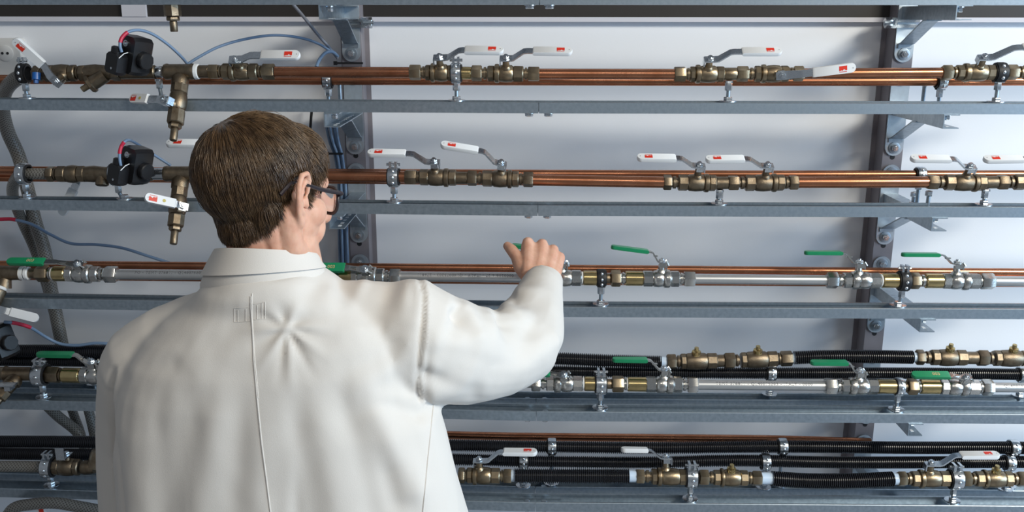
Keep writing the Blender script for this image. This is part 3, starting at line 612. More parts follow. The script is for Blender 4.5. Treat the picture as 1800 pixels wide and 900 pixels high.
# -- rear copper pipes
def long_pipe(pts, Y, r_px, label):
    path = [P(x, y, Y) for x, y in pts]; b = MB(); b.tube(path, r_px*0.00116, 24); return tag(b.build('copper_pipe', 'copper'), label, 'pipe', 'rear copper pipes')
long_pipe([(-60, 139.5), (600, 141), (1350, 143), (1860, 142)], 0.09, 8.2, 'rear copper pipe of the top row running the full width')
long_pipe([(-60, 298.5), (600, 304), (946, 305.5), (1350, 307), (1860, 306.5)], 0.09, 7.4, 'upper rear copper pipe of the second row running the full width')
long_pipe([(-60, 311.5), (600, 316), (946, 319), (1350, 320), (1860, 320)], 0.11, 7.4, 'lower rear copper pipe of the second row, hidden behind the front pipes')
long_pipe([(-60, 464.5), (200, 466), (708, 470), (1221, 474), (1500, 477), (1860, 479)], 0.09, 7.2, 'upper rear copper pipe of the third row running the full width')
long_pipe([(-60, 485), (200, 486.5), (890, 493), (1350, 496), (1860, 498)], 0.09, 7.2, 'lower rear copper pipe of the third row showing under the grey pipe')
long_pipe([(600, 760), (790, 765), (900, 767.5), (1350, 772), (1530, 777)], 0.14, 8.0, 'rear copper pipe above the black hoses of the bottom row')
for (px, py, R, dz, lb) in ((576, 142, 10.5, 1, 'small clamp on the top row rear pipe, at the post behind the man'), (1654, 143, 10.5, 1, 'small clamp on the top row rear pipe, beside the right-hand post'), (1617, 307, 10, 2, 'small clamp on the second row rear pipe, beside the right-hand post')):
    clamp(P(px, py, 0.09), Vector((1, 0, 0)), R*0.00112, 0.016, RZ[dz]-0.021, lb, 'clamps on the rear copper pipes', top=False)
for (px, py, Y, h, lb) in ((597, 152, 0.10, 0.055, 'threaded stud standing on the second bracket behind the man'), (1625, 152, 0.11, 0.055, 'threaded stud beside the rear clamp of the top row at right'), (1608, 330, 0.11, 0.03, 'threaded stud on the third bracket of the right-hand post'), (1634, 330, 0.04, 0.045, 'second threaded stud right of the right-hand post, second row')):
    row = 1 if py < 200 else 2; c = P(px, py, Y); t = thing('threaded_stud', Vector((c.x, c.y, RZ[row]-0.021)), lb, 'stud', 'threaded studs on the brackets'); up = Matrix.Rotation(math.radians(-90), 4, 'Y')
    b = MB(); b.tube([(0, 0, 0), (0, 0, h)], 0.004, 10); b.build('rod', 'galv', t)
    b = MB(); b.hexn(0.002, 0.010, 0.008, up); b.build('nut', 'zinc', t)
    b = MB(); b.hexn(h-0.010, h, 0.007, up); b.build('cap_nut', 'zinc', t)

# ------------------------------------------------------------------ left side: strainers, solenoids, tees, drain valves
GD = 'bronze drain valves'
MBZ = {'*': 'brassd', 'P': 'brassd', 'W': 'tape'}
valve(1, 60, 115, 'N14 g5 H16 B28 H12', 'bronze ball valve at the far left of the top row, white lever slanting up', GV, MBZ, dirn=-1, tilt=108, lev=dict(h=36, L=(10, 30, 32, 90), rise=-10, yaw=-52))
fitting(1, 135, 'g6 K12', 'small bronze union left of the strainer in the top row', GU, MBZ)
def strainer(row, x0, x1, label, leg=True):
    p, X, m = fr(row, (x0+x1)/2); t = thing('y_strainer', frame(p, X, UPV), label, 'strainer'); L = (x1-x0)*m
    b = MB(); b.lathe([(-L/2, 13*m), (-L*0.35, 14*m), (-L*0.2, 14.5*m), (L*0.1, 12.5*m), (L*0.3, 12*m)], 20); b.build('body', 'brassd', t)
    b = MB(); b.hexn(L*0.26, L/2, 13.5*m); b.build('hex_collar', 'brassd', t)
    if leg:
        a = Vector((6*m, -6*m, -4*m)); c = Vector((-22*m, -14*m, -21*m)); mt = frame(a, c-a, UPV); l = (c-a).length
        b = MB(); b.lathe([(0, 12*m), (l*0.75, 12.5*m)], 20, mt); b.build('screen_leg', 'brassd', t)
        b = MB(); b.hexn(l*0.72, l*0.95, 15*m, mt, n=8); cp = b.build('screen_cap', 'brassd', t)
        b = MB(); b.lathe([(l*0.95, 5.5*m), (l*1.35, 5.2*m)], 12, mt); b.build('drain_plug', 'brass', cp)
    else:
        b = MB(); mt = frame(Vector((4*m, 0, 0)), (0, -0.3, -1), (1, 0, 0)); b.lathe([(0, 12*m), (19*m, 11*m), (21*m, 8*m)], 20, mt); b.build('screen_cap', 'brassd', t)
    return t
strainer(1, 150, 212, 'bronze Y-strainer with slanting leg in the top row, left of the black solenoid')
strainer(2, 150, 202, 'bronze strainer in the second row, left of the black solenoid', leg=False)
def octo(w, h, c): return [(-w/2+c, -h/2), (w/2-c, -h/2), (w/2, -h/2+c), (w/2, h/2-c), (w/2-c, h/2), (-w/2+c, h/2), (-w/2, h/2-c), (-w/2, -h/2+c)]
def solenoid(p, m, label, rot=-14, full=True):
    R = Matrix.Rotation(math.radians(rot), 4, 'Y') @ Matrix.Rotation(math.radians(-28), 4, 'Z')
    t = thing('solenoid_coil', Matrix.Translation(p) @ Matrix.Rotation(math.radians(-rot), 4, 'Y') @ Matrix.Rotation(math.radians(-28), 4, 'Z'), label, 'solenoid', 'black solenoid coils')
    toV = Matrix.Rotation(math.radians(90), 4, 'X')
    b = MB(); b.prism(octo(38*m, 64*m, 6*m), -18*m, 20*m, toV, inset=0.04); b.build('coil_block', 'black', t)
    b = MB(); b.prism(octo(30*m, 36*m, 5*m), 18*m, 40*m, Matrix.Translation((-7*m, 0, -18*m)) @ toV, inset=0.06); cn = b.build('plug', 'black', t)
    b = MB(); b.lathe([(0, 9*m), (10*m, 9*m), (12*m, 6*m)], 16, Matrix.Translation((-10*m, -30*m, -2*m)) @ Matrix.Rotation(math.radians(-90), 4, 'Y')); b.build('cable_gland', 'black', cn)
    b = MB(); b.lathe([(0, 2*m), (1.2*m, 2*m)], 12, Matrix.Translation((-4*m, -40.5*m, -26*m)) @ Matrix.Rotation(math.radians(-90), 4, 'Z')); b.build('plug_screw', 'zinc', cn)
    b = MB(); b.lathe([(0, 5.5*m), (2*m, 5.5*m)], 16, Matrix.Translation((-2*m, -20*m, 18*m)) @ Matrix.Rotation(math.radians(-90), 4, 'Z')); b.hexn(2*m, 4.5*m, 3.4*m, Matrix.Translation((-2*m, -20*m, 18*m)) @ Matrix.Rotation(math.radians(-90), 4, 'Z')); b.build('coil_screw', 'zinc', t)
    b = MB(); b.tube([(6*m, -21*m, 4*m), (9*m, -31*m, 2*m), (10*m, -40.5*m, -6*m)], 0.8*m, 6); b.build('wire_clip', 'white', cn)
    b = MB(); b.hexn(18*m, 30*m, 14*m, Matrix.Translation((0, 0, -4*m)), n=10); b.build('side_nut', 'black', t)
    return t
sol1 = solenoid(P(238, 97, -0.012), 0.00113, 'black solenoid coil with red sleeved cable above the top row')
sol2 = solenoid(P(240, 290, -0.012), 0.00113, 'black solenoid coil with red sleeved cable on the second row')
solenoid(P(2, 600, -0.005), 0.00113, 'black solenoid coil cut by the left edge above the fourth row', rot=14)
fitting(1, 212, 'D62:brassd W12 ', 'bronze solenoid valve body under the black coil, top row', 'solenoid valve bodies', {'*': 'brassd', 'W': 'zinc'}, 'solenoid_valve_body', 'valve body', k=0.86)
fitting(2, 202, 'D66:brassd W22', 'bronze solenoid valve body under the black coil, second row', 'solenoid valve bodies', {'*': 'brassd', 'W': 'zinc'}, 'solenoid_valve_body', 'valve body', k=0.9)
def tee(row, x0, x1, bx, label, tape=None):
    p, X, m = fr(row, bx); t = thing('tee_fitting', frame(p, X, UPV), label, 'fitting', 'bronze tee fittings'); a, c = (x0-bx)*m, (x1-bx)*m
    b = MB(); b.lathe([(a, 13*m), (a+4*m, 14*m), (a+8*m, 13*m), (c-8*m, 13*m), (c-4*m, 14*m), (c, 13*m)], 22); b.build('run', 'brassd', t)
    b = MB(); b.lathe([(4*m, 9*m), (13*m, 14*m), (20*m, 14.5*m), (27*m, 14*m)], 22, frame(Vector((0, 0, 0)), (0, -0.6, -1), (1, 0, 0))); b.build('branch', 'brassd', t)
    if tape:
        b = MB(); b.lathe([(c, 12*m), (c+1.5*m, 13.5*m), (c+7*m, 13*m), (c+8*m, 11*m)], 20); b.build('sealing_tape', 'tape', t)
    return t
tee(1, 290, 342, 319, 'bronze tee fitting with white sealing tape in the top row', True)
tee(2, 290, 360, 319, 'bronze tee fitting in the second row beside the man\'s hair')
fitting(1, 349, 'X20:brassd', 'short bronze nipple between tee and valve, top row', GU, MBZ)
pipe(2, 487, 562, 10, 'copper', 'copper pipe in the second row hidden behind the man\'s head', GC)
valve(2, 362, 425, 'N17 g6 H14 B26 R9 H16 g7 N30', 'brass ball valve behind the man\'s head, white lever tip showing at left', GV, DRK, dirn=-1, tilt=30, lev=dict(h=52, L=(12, 38, 45, 115), rise=14))
valve(2, 84, 118, 'N12 g6 H16 B20 H14', 'bronze ball valve at the left of the second row, lever hanging behind rail', GV, MBZ, dirn=-1, tilt=-100, lev=dict(h=40, L=(6, 18, 30, 82), rise=6, yaw=-62, logo=False))
def drain(px, py, y0, toks, label, zdir, h, yaw, L, rise, group=GD, down=(0, 0, -1), Y=0.02, logo=True, dot=True, w=14, stem_off=34):
    m = 0.00113; o = P(px, py, Y); D_ = Vector(down).normalized(); o2 = o+D_*(stem_off*m)
    t = thing('drain_valve', frame(o2, D_, Vector(zdir)), label, 'valve', group); t['_m'] = 'brassd'
    build_tokens(t, toks, y0-stem_off, m, MBZ)
    if L:
        lv = lever(t, m, 'white', h=h, L=L, rise=rise, yaw=yaw, w=w, logo=logo)
        if dot:
            up = Matrix.Rotation(math.radians(-90), 4, 'Y'); Mx = Matrix.Rotation(math.radians(yaw), 4, 'Z') @ Matrix.Translation(((L[2]+(L[3]-L[2])*0.38)*m, 0, (h+rise+3.9)*m)) @ up
            b = MB(); b.lathe([(0, 2.8*m), (0.3*m, 2.8*m)], 12, Mx); b.build('yellow_dot', 'yellow', lv)
    del t['_m']; return t
drain(319, 126, 24, 'H18 B30 H26 Q8 P22', 'bronze drain valve hanging from the top row tee, lever left', (-0.45, -0.77, 0.46), 28, -103, (8, 14, 36, 80), 4, stem_off=66, down=(0, -0.6, -1))
drain(319, 305.5, 24, 'H20 B32 H22 Q8 P24', 'bronze drain valve hanging from the second row tee, yellow dotted lever', (0.55, -0.70, 0.42), 32, -92, (6, 10, 12, 64), 4, stem_off=70, down=(0, -0.6, -1))
drain(298, -40, 0, 'B38 H26 Q7 P18', 'bronze drain tail hanging into view at the top edge', (0, -1, 0), 0, 0, None, 0)
p3 = P(12, 480, 0.02)
t = thing('tee_fitting', frame(p3, (1, 0, 0), UPV), 'bronze tee fitting at the left edge of the third row, green sealing', 'fitting', 'bronze tee fittings'); m = 0.00113
b = MB(); b.lathe([(-22*m, 13*m), (-16*m, 14*m), (20*m, 13*m), (26*m, 13.5*m)], 22); b.build('run', 'brassd', t)
b = MB(); b.lathe([(26*m, 12.5*m), (33*m, 13*m)], 20); b.build('sealing_tape', 'tape', t)
b = MB(); b.lathe([(4*m, 9*m), (26*m, 14*m)], 22, frame(Vector((0, 0, 0)), (-0.25, -0.25, -1), (1, 0, 0))); b.build('branch', 'brassd', t)
drain(12, 480, 26, 'W6 D30 H26 B20', 'bronze drain valve slanting down at the left edge, plain white lever right', (0.25, -0.97, 0.18), 26, 94, (12, 30, 38, 88), 6, down=(-0.32, -0.62, -1), logo=False, dot=False, stem_off=70)
p4 = P(34, 657, 0.02)
t = thing('tee_fitting', frame(p4, (1, 0, 0), UPV), 'bronze tee fitting at the left of the fourth row', 'fitting', 'bronze tee fittings')
b = MB(); b.lathe([(-60*m, 13*m), (-30*m, 13*m), (-26*m, 15*m), (-20*m, 13*m), (20*m, 13*m), (30*m, 11*m)], 22); b.build('run', 'brassd', t)
b = MB(); b.lathe([(4*m, 9*m), (14*m, 15*m), (22*m, 15*m)], 22, frame(Vector((0, 0, 0)), (-0.3, -0.75, -0.6), (1, 0, 0))); b.build('branch', 'brassd', t)
drain(34, 657, 18, 'D20 H18 Q8 P40', 'bronze drain valve slanting to the lower left below the fourth row tee', (0.3, 0.3, 1), 0, 0, None, 0, down=(-0.5, -0.85, -0.7))
b = MB(); b.box((0, 0, 0), (0.05, 0.02, 0.003)); b.box((0.012, 0, -0.006), (0.012, 0.02, 0.010)); o = b.build('steel_lever', 'zinc'); o.location = P(6, 676, -0.03); tag(o, 'short steel lever plate cut by the left edge under the fourth row', 'lever')
# row 5 left
valve(5, 95, 120, 'H12 B24 H10', 'bronze ball valve at the left of the bottom row, lever pointing at viewer', GV, MBZ, tilt=0, lev=None)
tv = [o for o in COL.objects if o.get('label', '').startswith('bronze ball valve at the left of the bottom row')][0]
m = 0.00113; up = Matrix.Rotation(math.radians(-90), 4, 'Y')
b = MB(); b.lathe([(8*m, 8*m), (24*m, 5*m)], 14, up); b.build('stem', 'brassd', tv)
b = MB(); b.box((0, -6*m, 26*m), (17*m, 30*m, 2.5*m)); b.box((0, -21*m, 38*m), (17*m, 2.5*m, 24*m)); b.box((-8*m, 0, 22*m), (2*m, 12*m, 10*m)); lv = b.build('lever', 'zinc', tv)
b = MB(); b.hexn(27*m, 32*m, 5.5*m, up); b.build('lever_nut', 'zinc', lv)
p5, X5, _ = fr(5, 160)
t = thing('elbow_fitting', frame(p5, X5, UPV), 'bronze elbow fitting against the left of the coat, bottom row', 'fitting')
b = MB(); b.lathe([(-17*m, 12*m), (-12*m, 14*m), (0, 13*m), (8*m, 11*m)], 20); b.build('socket', 'brassd', t)
b = MB(); b.lathe([(0, 13*m), (14*m, 13*m), (26*m, 14*m), (32*m, 13*m)], 20, frame(Vector((4*m, 0, 0)), (0.35, 0.3, 1), (1, 0, 0))); b.build('upper_socket', 'brassd', t)
rclamp(5, 86, 15, 15, 'zinc pipe clamp on the braided hose at the left of the bottom row', m=0.00113)
rclamp(1, 42, 13, 13, 'black pipe clamp at the far left of the top row', bm='rubber')
rclamp(2, 42, 14, 15, 'rubber lined pipe clamp at the far left of the second row', top=False)
rclamp(2, 205, 16, 15, 'large zinc pipe clamp beside the second row solenoid', dx=0.012, top=False)
rclamp(1, 278, 11, 10, 'zinc clamp foot between solenoid and tee of the top row', band=False, dx=0.004)
b = MB(); b.lathe([(0, 7*m), (12*m, 7*m)], 14); b.lathe([(12*m, 4*m), (18*m, 4*m)], 6); o = b.build('blue_cap', 'blue'); o.matrix_world = frame(P(64, 128, -0.005), (0, -0.3, -1), (1, 0, 0)); tag(o, 'small blue cap with zinc tip below the slanting white lever', 'cap')
# braided hoses
def braided(pts, r, label, Ys):
    path = smooth_path([P(x, y, Y) for (x, y), Y in zip(pts, Ys)], 8); b = MB(); b.tube(path, r, 16, uv=True); return tag(b.build('braided_hose', 'braid'), label, 'hose', 'grey braided hoses')
braided([(40, 134), (24, 142), (9, 160), (4, 190), (14, 232), (33, 275), (48, 330), (62, 390), (78, 440), (88, 500), (100, 560), (112, 622)], 0.0145, 'grey braided hose curling down from the top row at the left edge', [0.04, 0.055, 0.085, 0.13, 0.165, 0.18, 0.19, 0.195, 0.195, 0.195, 0.195, 0.195])
braided([(84, 306), (46, 306), (30, 312), (22, 332), (26, 355), (42, 395), (62, 440), (82, 500), (98, 560), (116, 622)], 0.0115, 'grey braided hose leaving the second row at the left and dropping', [0.02, 0.03, 0.052, 0.085, 0.14, 0.20, 0.23, 0.235, 0.235, 0.235])
braided([(-40, 820), (20, 820), (60, 820.5), (96, 821)], 0.0125, 'pale braided hose feeding the bottom row from the left edge', [0.02]*4)
braided([(70, 700), (100, 730), (136, 760), (150, 790)], 0.0120, 'grey braided hose slanting between the lower rails, leftmost', [0.18]*4)
braided([(120, 700), (130, 730), (141, 760), (148, 790)], 0.0105, 'grey braided hose between the lower rails, second from left', [0.21]*4)
braided([(150, 700), (158, 730), (165, 760), (170, 790)], 0.0110, 'grey braided hose between the lower rails, nearest the coat', [0.18]*4)
braided([(8, 915), (25, 893), (60, 886), (95, 884), (135, 890), (180, 899), (230, 915)], 0.0125, 'grey braided hose arching along the bottom left edge', [-0.03]*7)
b = MB(); b.prism(grip_poly(-0.008, 0.07, 0.018, 0.018), 0, 0.008); o = b.build('lever_grip', 'white'); o.matrix_world = frame(P(73, 893, -0.02), (0, 0.1, -1), (0, -1, 0.1)); tag(o, 'white lever grip with red print just inside the bottom left edge', 'grip')
b2 = MB(); b2.box((0.001, 0.003, 0.0083), (0.009, 0.010, 0.0006)); b2.build('logo_print', 'red', o)
# cables
def cable(pts, r, label, Ys, mt='cable', group='blue-grey cables', sleeve=None):
    Ys = Ys if isinstance(Ys, (list, tuple)) else [Ys]*len(pts)
    path = smooth_path([P(x, y, Y) for (x, y), Y in zip(pts, Ys)], 8); t = thing('cable', path[0].copy(), label, 'cable', group)
    b = MB(); b.tube(path, r, 10); b.build('sheath', mt, t, world=True)
    if sleeve:
        a, c = sleeve; b = MB(); b.tube(path[a:c], r*1.25, 10); b.build('red_sleeve', 'redsleeve', t, world=True)
    return t
cable([(214, 92), (211, 80), (214, 67), (226, 56), (245, 53), (268, 60), (295, 78), (318, 99), (329, 112)], 0.0029, 'blue cable looping from the upper solenoid to the tee', [-0.045, -0.045, -0.04, -0.03, -0.01, 0.01, 0.03, 0.05, 0.07], sleeve=(11, 24))
cable([(331, 112), (350, 100), (385, 82), (430, 69), (480, 62), (525, 66), (560, 77), (590, 96)], 0.0029, 'blue cable arching from the tee to the post', [0.07, 0.08, 0.10, 0.13, 0.16, 0.19, 0.21, 0.23])
cable([(500, -10), (530, 25), (558, 60), (580, 85), (594, 103)], 0.0034, 'grey cable slanting down from the top edge to the post', [0.15, 0.18, 0.21, 0.23, 0.235], 'cabled')
cable([(556, 118), (562, 104), (572, 93), (584, 91), (594, 99)], 0.0036, 'short pale cable curling up from behind the top row pipe', [0.14, 0.16, 0.19, 0.22, 0.235], 'cable')
cable([(213, 295), (210, 275), (213, 258), (222, 247), (234, 249), (256, 263), (280, 278), (300, 291)], 0.0029, 'blue cable looping behind the second solenoid', [-0.045, -0.045, -0.04, -0.03, 0.02, 0.05, 0.07, 0.08], sleeve=(10, 22))
cable([(-20, 387), (10, 385), (25, 386), (55, 394), (90, 413), (125, 428), (170, 430), (215, 436), (260, 450), (310, 466)], 0.0033, 'blue cable sagging across the wall left of the man\'s head', 0.16, sleeve=(4, 18))
cable([(8, 566), (20, 567), (36, 570), (56, 577), (80, 592), (105, 604), (135, 607), (170, 603), (205, 606)], 0.0033, 'blue cable resting on the black hoses at the left', [-0.02, -0.02, 0.0, 0.02, 0.05, 0.06, 0.06, 0.06, 0.06], sleeve=(8, 24))
for i, (dx, Yc) in enumerate(((0, 0.235), (6, 0.228), (12, 0.235), (17, 0.228))):
    cable([(572+dx, 190), (574+dx, 222), (580+dx*0.9, 250), (589+dx*0.75, 275), (595+dx*0.7, 320), (596+dx*0.8, 370), (596+dx*0.8, 410), (598+dx*0.8, 470)], 0.0032, 'blue cable in the bundle beside the post, %s of four' % ('first from the left', 'second from the left', 'third from the left', 'rightmost')[i], Yc, group='bundled cables on the post')
cable([(549, 185), (547, 205), (544, 245)], 0.003, 'black cable hanging above the man\'s head left of the bracket', 0.25, 'rubber')
for (x, y, w, lb) in ((614, 111, 24, 'black cable tie round the post above the top row pipe'), (589, 270, 14, 'black cable tie round the cable bundle beside the man\'s forehead')):
    c = P(x, y, 0.224); t = thing('cable_tie', c, lb, 'cable tie'); b = MB(); b.box((0, 0, 0), (w*2*0.00122, 0.004, 0.004)); b.build('strap', 'rubber', t); b = MB(); b.box((-w*0.00122, -0.002, 0), (0.007, 0.008, 0.008)); b.build('head', 'rubber', t)
# wall socket
c = unp(22, 101, WY)
t = thing('socket_outlet', c, 'white wall socket box behind the slanting lever at the left edge', 'socket'); s_ = 0.00128
toV = Matrix.Rotation(math.radians(90), 4, 'X')
b = MB(); b.prism(octo(54*s_, 66*s_, 4*s_), 0, 0.030, toV, inset=0.02); b.build('box', 'offwhite', t)
b = MB(); b.lathe([(0, 13*s_), (0.002, 13.5*s_), (0.003, 12*s_)], 24, Matrix.Translation((2*s_, -0.030, 8*s_)) @ Matrix.Rotation(math.radians(-90), 4, 'Z')); f = b.build('face', 'offwhite', t)
for dx in (-4.5, 4.5):
    b = MB(); b.lathe([(0, 2.2*s_), (0.0012, 2.2*s_)], 10, Matrix.Translation(((2+dx)*s_, -0.0328, 8*s_)) @ Matrix.Rotation(math.radians(-90), 4, 'Z')); b.build('pin_hole', 'rubber', f)

# ------------------------------------------------------------------ the man in the white coat
def remesh(b, voxel, it, fac=0.5):
    me = bpy.data.meshes.new('tmp'); me.from_pydata(b.v, [], b.f)
    bm = bmesh.new(); bm.from_mesh(me); bmesh.ops.recalc_face_normals(bm, faces=bm.faces); bm.to_mesh(me); bm.free()
    o = bpy.data.objects.new('tmp', me); COL.objects.link(o)
    r = o.modifiers.new('r', 'REMESH'); r.mode = 'VOXEL'; r.voxel_size = voxel
    if it: sm = o.modifiers.new('s', 'SMOOTH'); sm.factor = fac; sm.iterations = it
    out = bpy.data.meshes.new_from_object(o.evaluated_get(bpy.context.evaluated_depsgraph_get()))
    bpy.data.objects.remove(o); bpy.data.meshes.remove(me); return out
def get_v(me):
    a = np.empty(len(me.vertices)*3); me.vertices.foreach_get('co', a); return a.reshape(-1, 3)
def get_n(me):
    a = np.empty(len(me.vertices)*3); me.vertices.foreach_get('normal', a); return a.reshape(-1, 3)
def set_v(me, a): me.vertices.foreach_set('co', a.ravel()); me.update()
def projA(a):
    q = a-np.array(CAM); w = q @ np.array(_f); return 900+FPX*(q @ np.array(_r))/w, 450-FPX*(q @ np.array(_u))/w
def bvh_of(me): return BVHTree.FromPolygons([v.co.copy() for v in me.vertices], [tuple(p.vertices) for p in me.polygons])
def mpp(px, py, Y):            # metres per pixel at that point
    return ((unp(px+1, py, Y)-unp(px-1, py, Y)).length)/2
PY = -0.53
foot = unp(500, 900, PY); person = thing('person', Vector((foot.x, PY, 0)), 'person in a white lab coat and dark spectacles reaching for a valve lever', 'person')
def world_part(name, me, mt, parent=person):
    inv = WM[person.name].inverted(); me.transform(inv); o = put(name, me, mt, parent); return o
# ---- head frame
HC = unp(462, 335, PY)                      # between the ears
HEADYAW = math.radians(-38); HEADPITCH = math.radians(-9)
HM = Matrix.Translation(HC) @ Matrix.Rotation(HEADYAW, 4, 'Z') @ Matrix.Rotation(HEADPITCH, 4, 'X') @ Matrix.Rotation(math.radians(-2), 4, 'Y') @ Matrix.Diagonal((0.935, 0.935, 0.965, 1.0))
HS = 1.0
def H(x, y, z): return HM @ Vector((x*HS, y*HS, z*HS))
B = MB()
def hball(c, r, rot=None): B.ball(c, r, 24, 16, HM)
hball((0, -0.010, 0.026), (0.0735, 0.093, 0.078))          # cranium
hball((0, -0.036, 0.014), (0.060, 0.058, 0.058))           # occiput
hball((0, 0.045, 0.035), (0.064, 0.050, 0.058))            # forehead
hball((0, 0.028, -0.036), (0.066, 0.066, 0.066))           # mid face
hball((0, 0.043, -0.075), (0.052, 0.048, 0.046))           # lower face
for sx in (-1, 1):
    hball((sx*0.049, 0.050, -0.026), (0.019, 0.028, 0.024))
    B.chain([(H(sx*0.062, -0.004, -0.030), 0.020), (H(sx*0.058, 0.008, -0.072), 0.0195), (H(sx*0.040, 0.050, -0.104), 0.018), (H(0, 0.082, -0.116), 0.019)])
    B.chain([(H(sx*0.012, 0.089, 0.014), 0.011), (H(sx*0.040, 0.075, 0.016), 0.0115)])
    hball((sx*0.028, 0.072, -0.050), (0.022, 0.020, 0.028))
B.chain([(H(0, 0.094, 0.006), 0.010), (H(0, 0.110, -0.018), 0.0105), (H(0, 0.118, -0.036), 0.0125)]); hball((0, 0.104, -0.042), (0.017, 0.014, 0.009))
B.chain([(H(-0.020, 0.088, -0.070), 0.007), (H(0, 0.097, -0.068), 0.008), (H(0.020, 0.088, -0.070), 0.007)])
B.chain([(H(-0.018, 0.086, -0.080), 0.007), (H(0, 0.094, -0.081), 0.008), (H(0.018, 0.086, -0.080), 0.007)])
# ears
def ear(sx):
    def E(y, z, o): return H(sx*(0.0725+o), 0.006+y, -0.004+z*1.08)
    hel = [E(0.014, 0.006, 0.003), E(0.013, 0.022, 0.008), E(0.003, 0.032, 0.014), E(-0.011, 0.029, 0.020), E(-0.018, 0.016, 0.024), E(-0.018, 0.000, 0.024), E(-0.013, -0.016, 0.019), E(-0.004, -0.028, 0.011), E(0.002, -0.036, 0.004)]
    B.chain([(p, r) for p, r in zip(hel, (0.0035, 0.0038, 0.0042, 0.0044, 0.0042, 0.004, 0.004, 0.005, 0.0055))], 10)
    anti = [E(0.004, 0.020, 0.009), E(-0.006, 0.014, 0.015), E(-0.009, 0.000, 0.017), E(-0.005, -0.014, 0.014), E(0.004, -0.020, 0.009)]
    B.chain([(p, 0.0042) for p in anti], 10)
    B.chain([(E(0.010, -0.002, 0.004), 0.005), (E(0.012, -0.010, 0.004), 0.005)], 10)                  # tragus
    B.chain([(E(0.004, -0.026, 0.006), 0.0055), (E(0.002, -0.034, 0.006), 0.0065)], 10)                  # lobe
    # back plate of the shell
    for (y, z, o, r) in ((-0.004, 0.018, 0.011, 0.010), (-0.009, 0.003, 0.014, 0.011), (-0.004, -0.012, 0.010, 0.010)):
        B.ball((sx*(0.0725+o-0.004), 0.006+y, -0.004+z), (0.0045, r, r), 14, 10, HM @ Matrix.Translation((0, 0, 0)))
    B.chain([(H(sx*0.070, 0.004, 0.012), 0.009), (E(-0.006, 0.008, 0.010), 0.008)], 10); B.chain([(H(sx*0.070, 0.004, -0.012), 0.009), (E(-0.006, -0.006, 0.009), 0.008)], 10)
for sx in (-1, 1): ear(sx)
# neck
N0 = unp(478, 520, PY+0.000); N1 = unp(477, 440, PY-0.002)
B.chain([(unp(476, 560, PY), 0.062), (N0, 0.062), (N1, 0.0575), (H(0.004, -0.006, -0.055), 0.049), (H(0, -0.012, 0.0), 0.048)], 24)
for sx in (-1, 1): B.chain([(H(sx*0.050, -0.026, -0.024), 0.017), (H(sx*0.046, -0.006, -0.085), 0.016), (H(sx*0.030, 0.020, -0.150), 0.014)], 12)
B.chain([(H(0.012, 0.030, -0.070), 0.048), (unp(512, 470, PY+0.03), 0.046), (unp(500, 540, PY+0.03), 0.046)], 20)
# core under the coat and right arm
SH = unp(738, 600, -0.53); EL = unp(908, 617, -0.33); WR = unp(950, 492, -0.125)
B.chain([(unp(476, 560, PY), 0.06), (unp(500, 900, PY), 0.07)], 14)
B.chain([(unp(476, 560, PY), 0.05), (unp(640, 590, PY), 0.045), (SH, 0.045)], 14)
B.chain([(SH, 0.045), (EL, 0.038), (EL.lerp(WR, 0.5), 0.034), (WR, 0.026)], 14)
# ---- right hand (back of the hand towards the viewer, fingers over the lever)
def hp(px, py, Y): return unp(px, py, Y)
mm = 0.001
kn = {'i': hp(928, 427, -0.060), 'm': hp(953, 430, -0.056), 'r': hp(972, 440, -0.058), 'l': hp(983, 453, -0.062)}
wr = {'i': hp(929, 484, -0.124), 'm': hp(944, 487, -0.128), 'r': hp(957, 489, -0.126), 'l': hp(968, 492, -0.120)}
for k in 'imrl':
    B.chain([(wr[k], 0.0160), (wr[k].lerp(kn[k], 0.45), 0.0150), (wr[k].lerp(kn[k], 0.8), 0.0125), (kn[k], 0.0118)], 12)
    a = kn[k]; B.ball(a+Vector((0, -0.003, 0.003)), 0.0088, 12, 8)
    ln = {'i': 1.0, 'm': 1.08, 'r': 1.0, 'l': 0.82}[k]
    p1 = a+Vector((-0.004, 0.036, -0.016))*ln; p2 = p1+Vector((-0.002, 0.012, -0.022))*ln; p3 = p2+Vector((0.0, -0.014, -0.016))*ln; p4 = p3+Vector((0, -0.015, -0.002))*ln
    B.chain([(a, 0.0112), (p1, 0.0098), (p2, 0.0088), (p3, 0.0082), (p4, 0.0072)], 12)
for (k1, k2) in (('i', 'm'), ('m', 'r'), ('r', 'l')):
    for f in (0.33, 0.67):
        w_ = wr[k1].lerp(wr[k2], f); n_ = kn[k1].lerp(kn[k2], f); B.chain([(w_, 0.0155), (w_.lerp(n_, 0.5)+Vector((0, 0.002, 0)), 0.0142), (w_.lerp(n_, 0.9)+Vector((0, 0.003, -0.002)), 0.0108)], 12)
B.chain([(hp(930, 484, -0.116), 0.017), (hp(917, 468, -0.098), 0.0165), (hp(908, 451, -0.080), 0.0118), (hp(899, 439, -0.064), 0.0112), (hp(892, 432.5, -0.052), 0.0088)], 14)
B.chain([(hp(917, 468, -0.095), 0.015), (kn['i']+Vector((-0.004, -0.008, -0.022)), 0.011), (kn['m'].lerp(wr['m'], 0.5)+Vector((0, 0.01, 0)), 0.015)], 12)
B.chain([(WR, 0.026), (wr['m'].lerp(wr['r'], 0.5), 0.021)], 14)
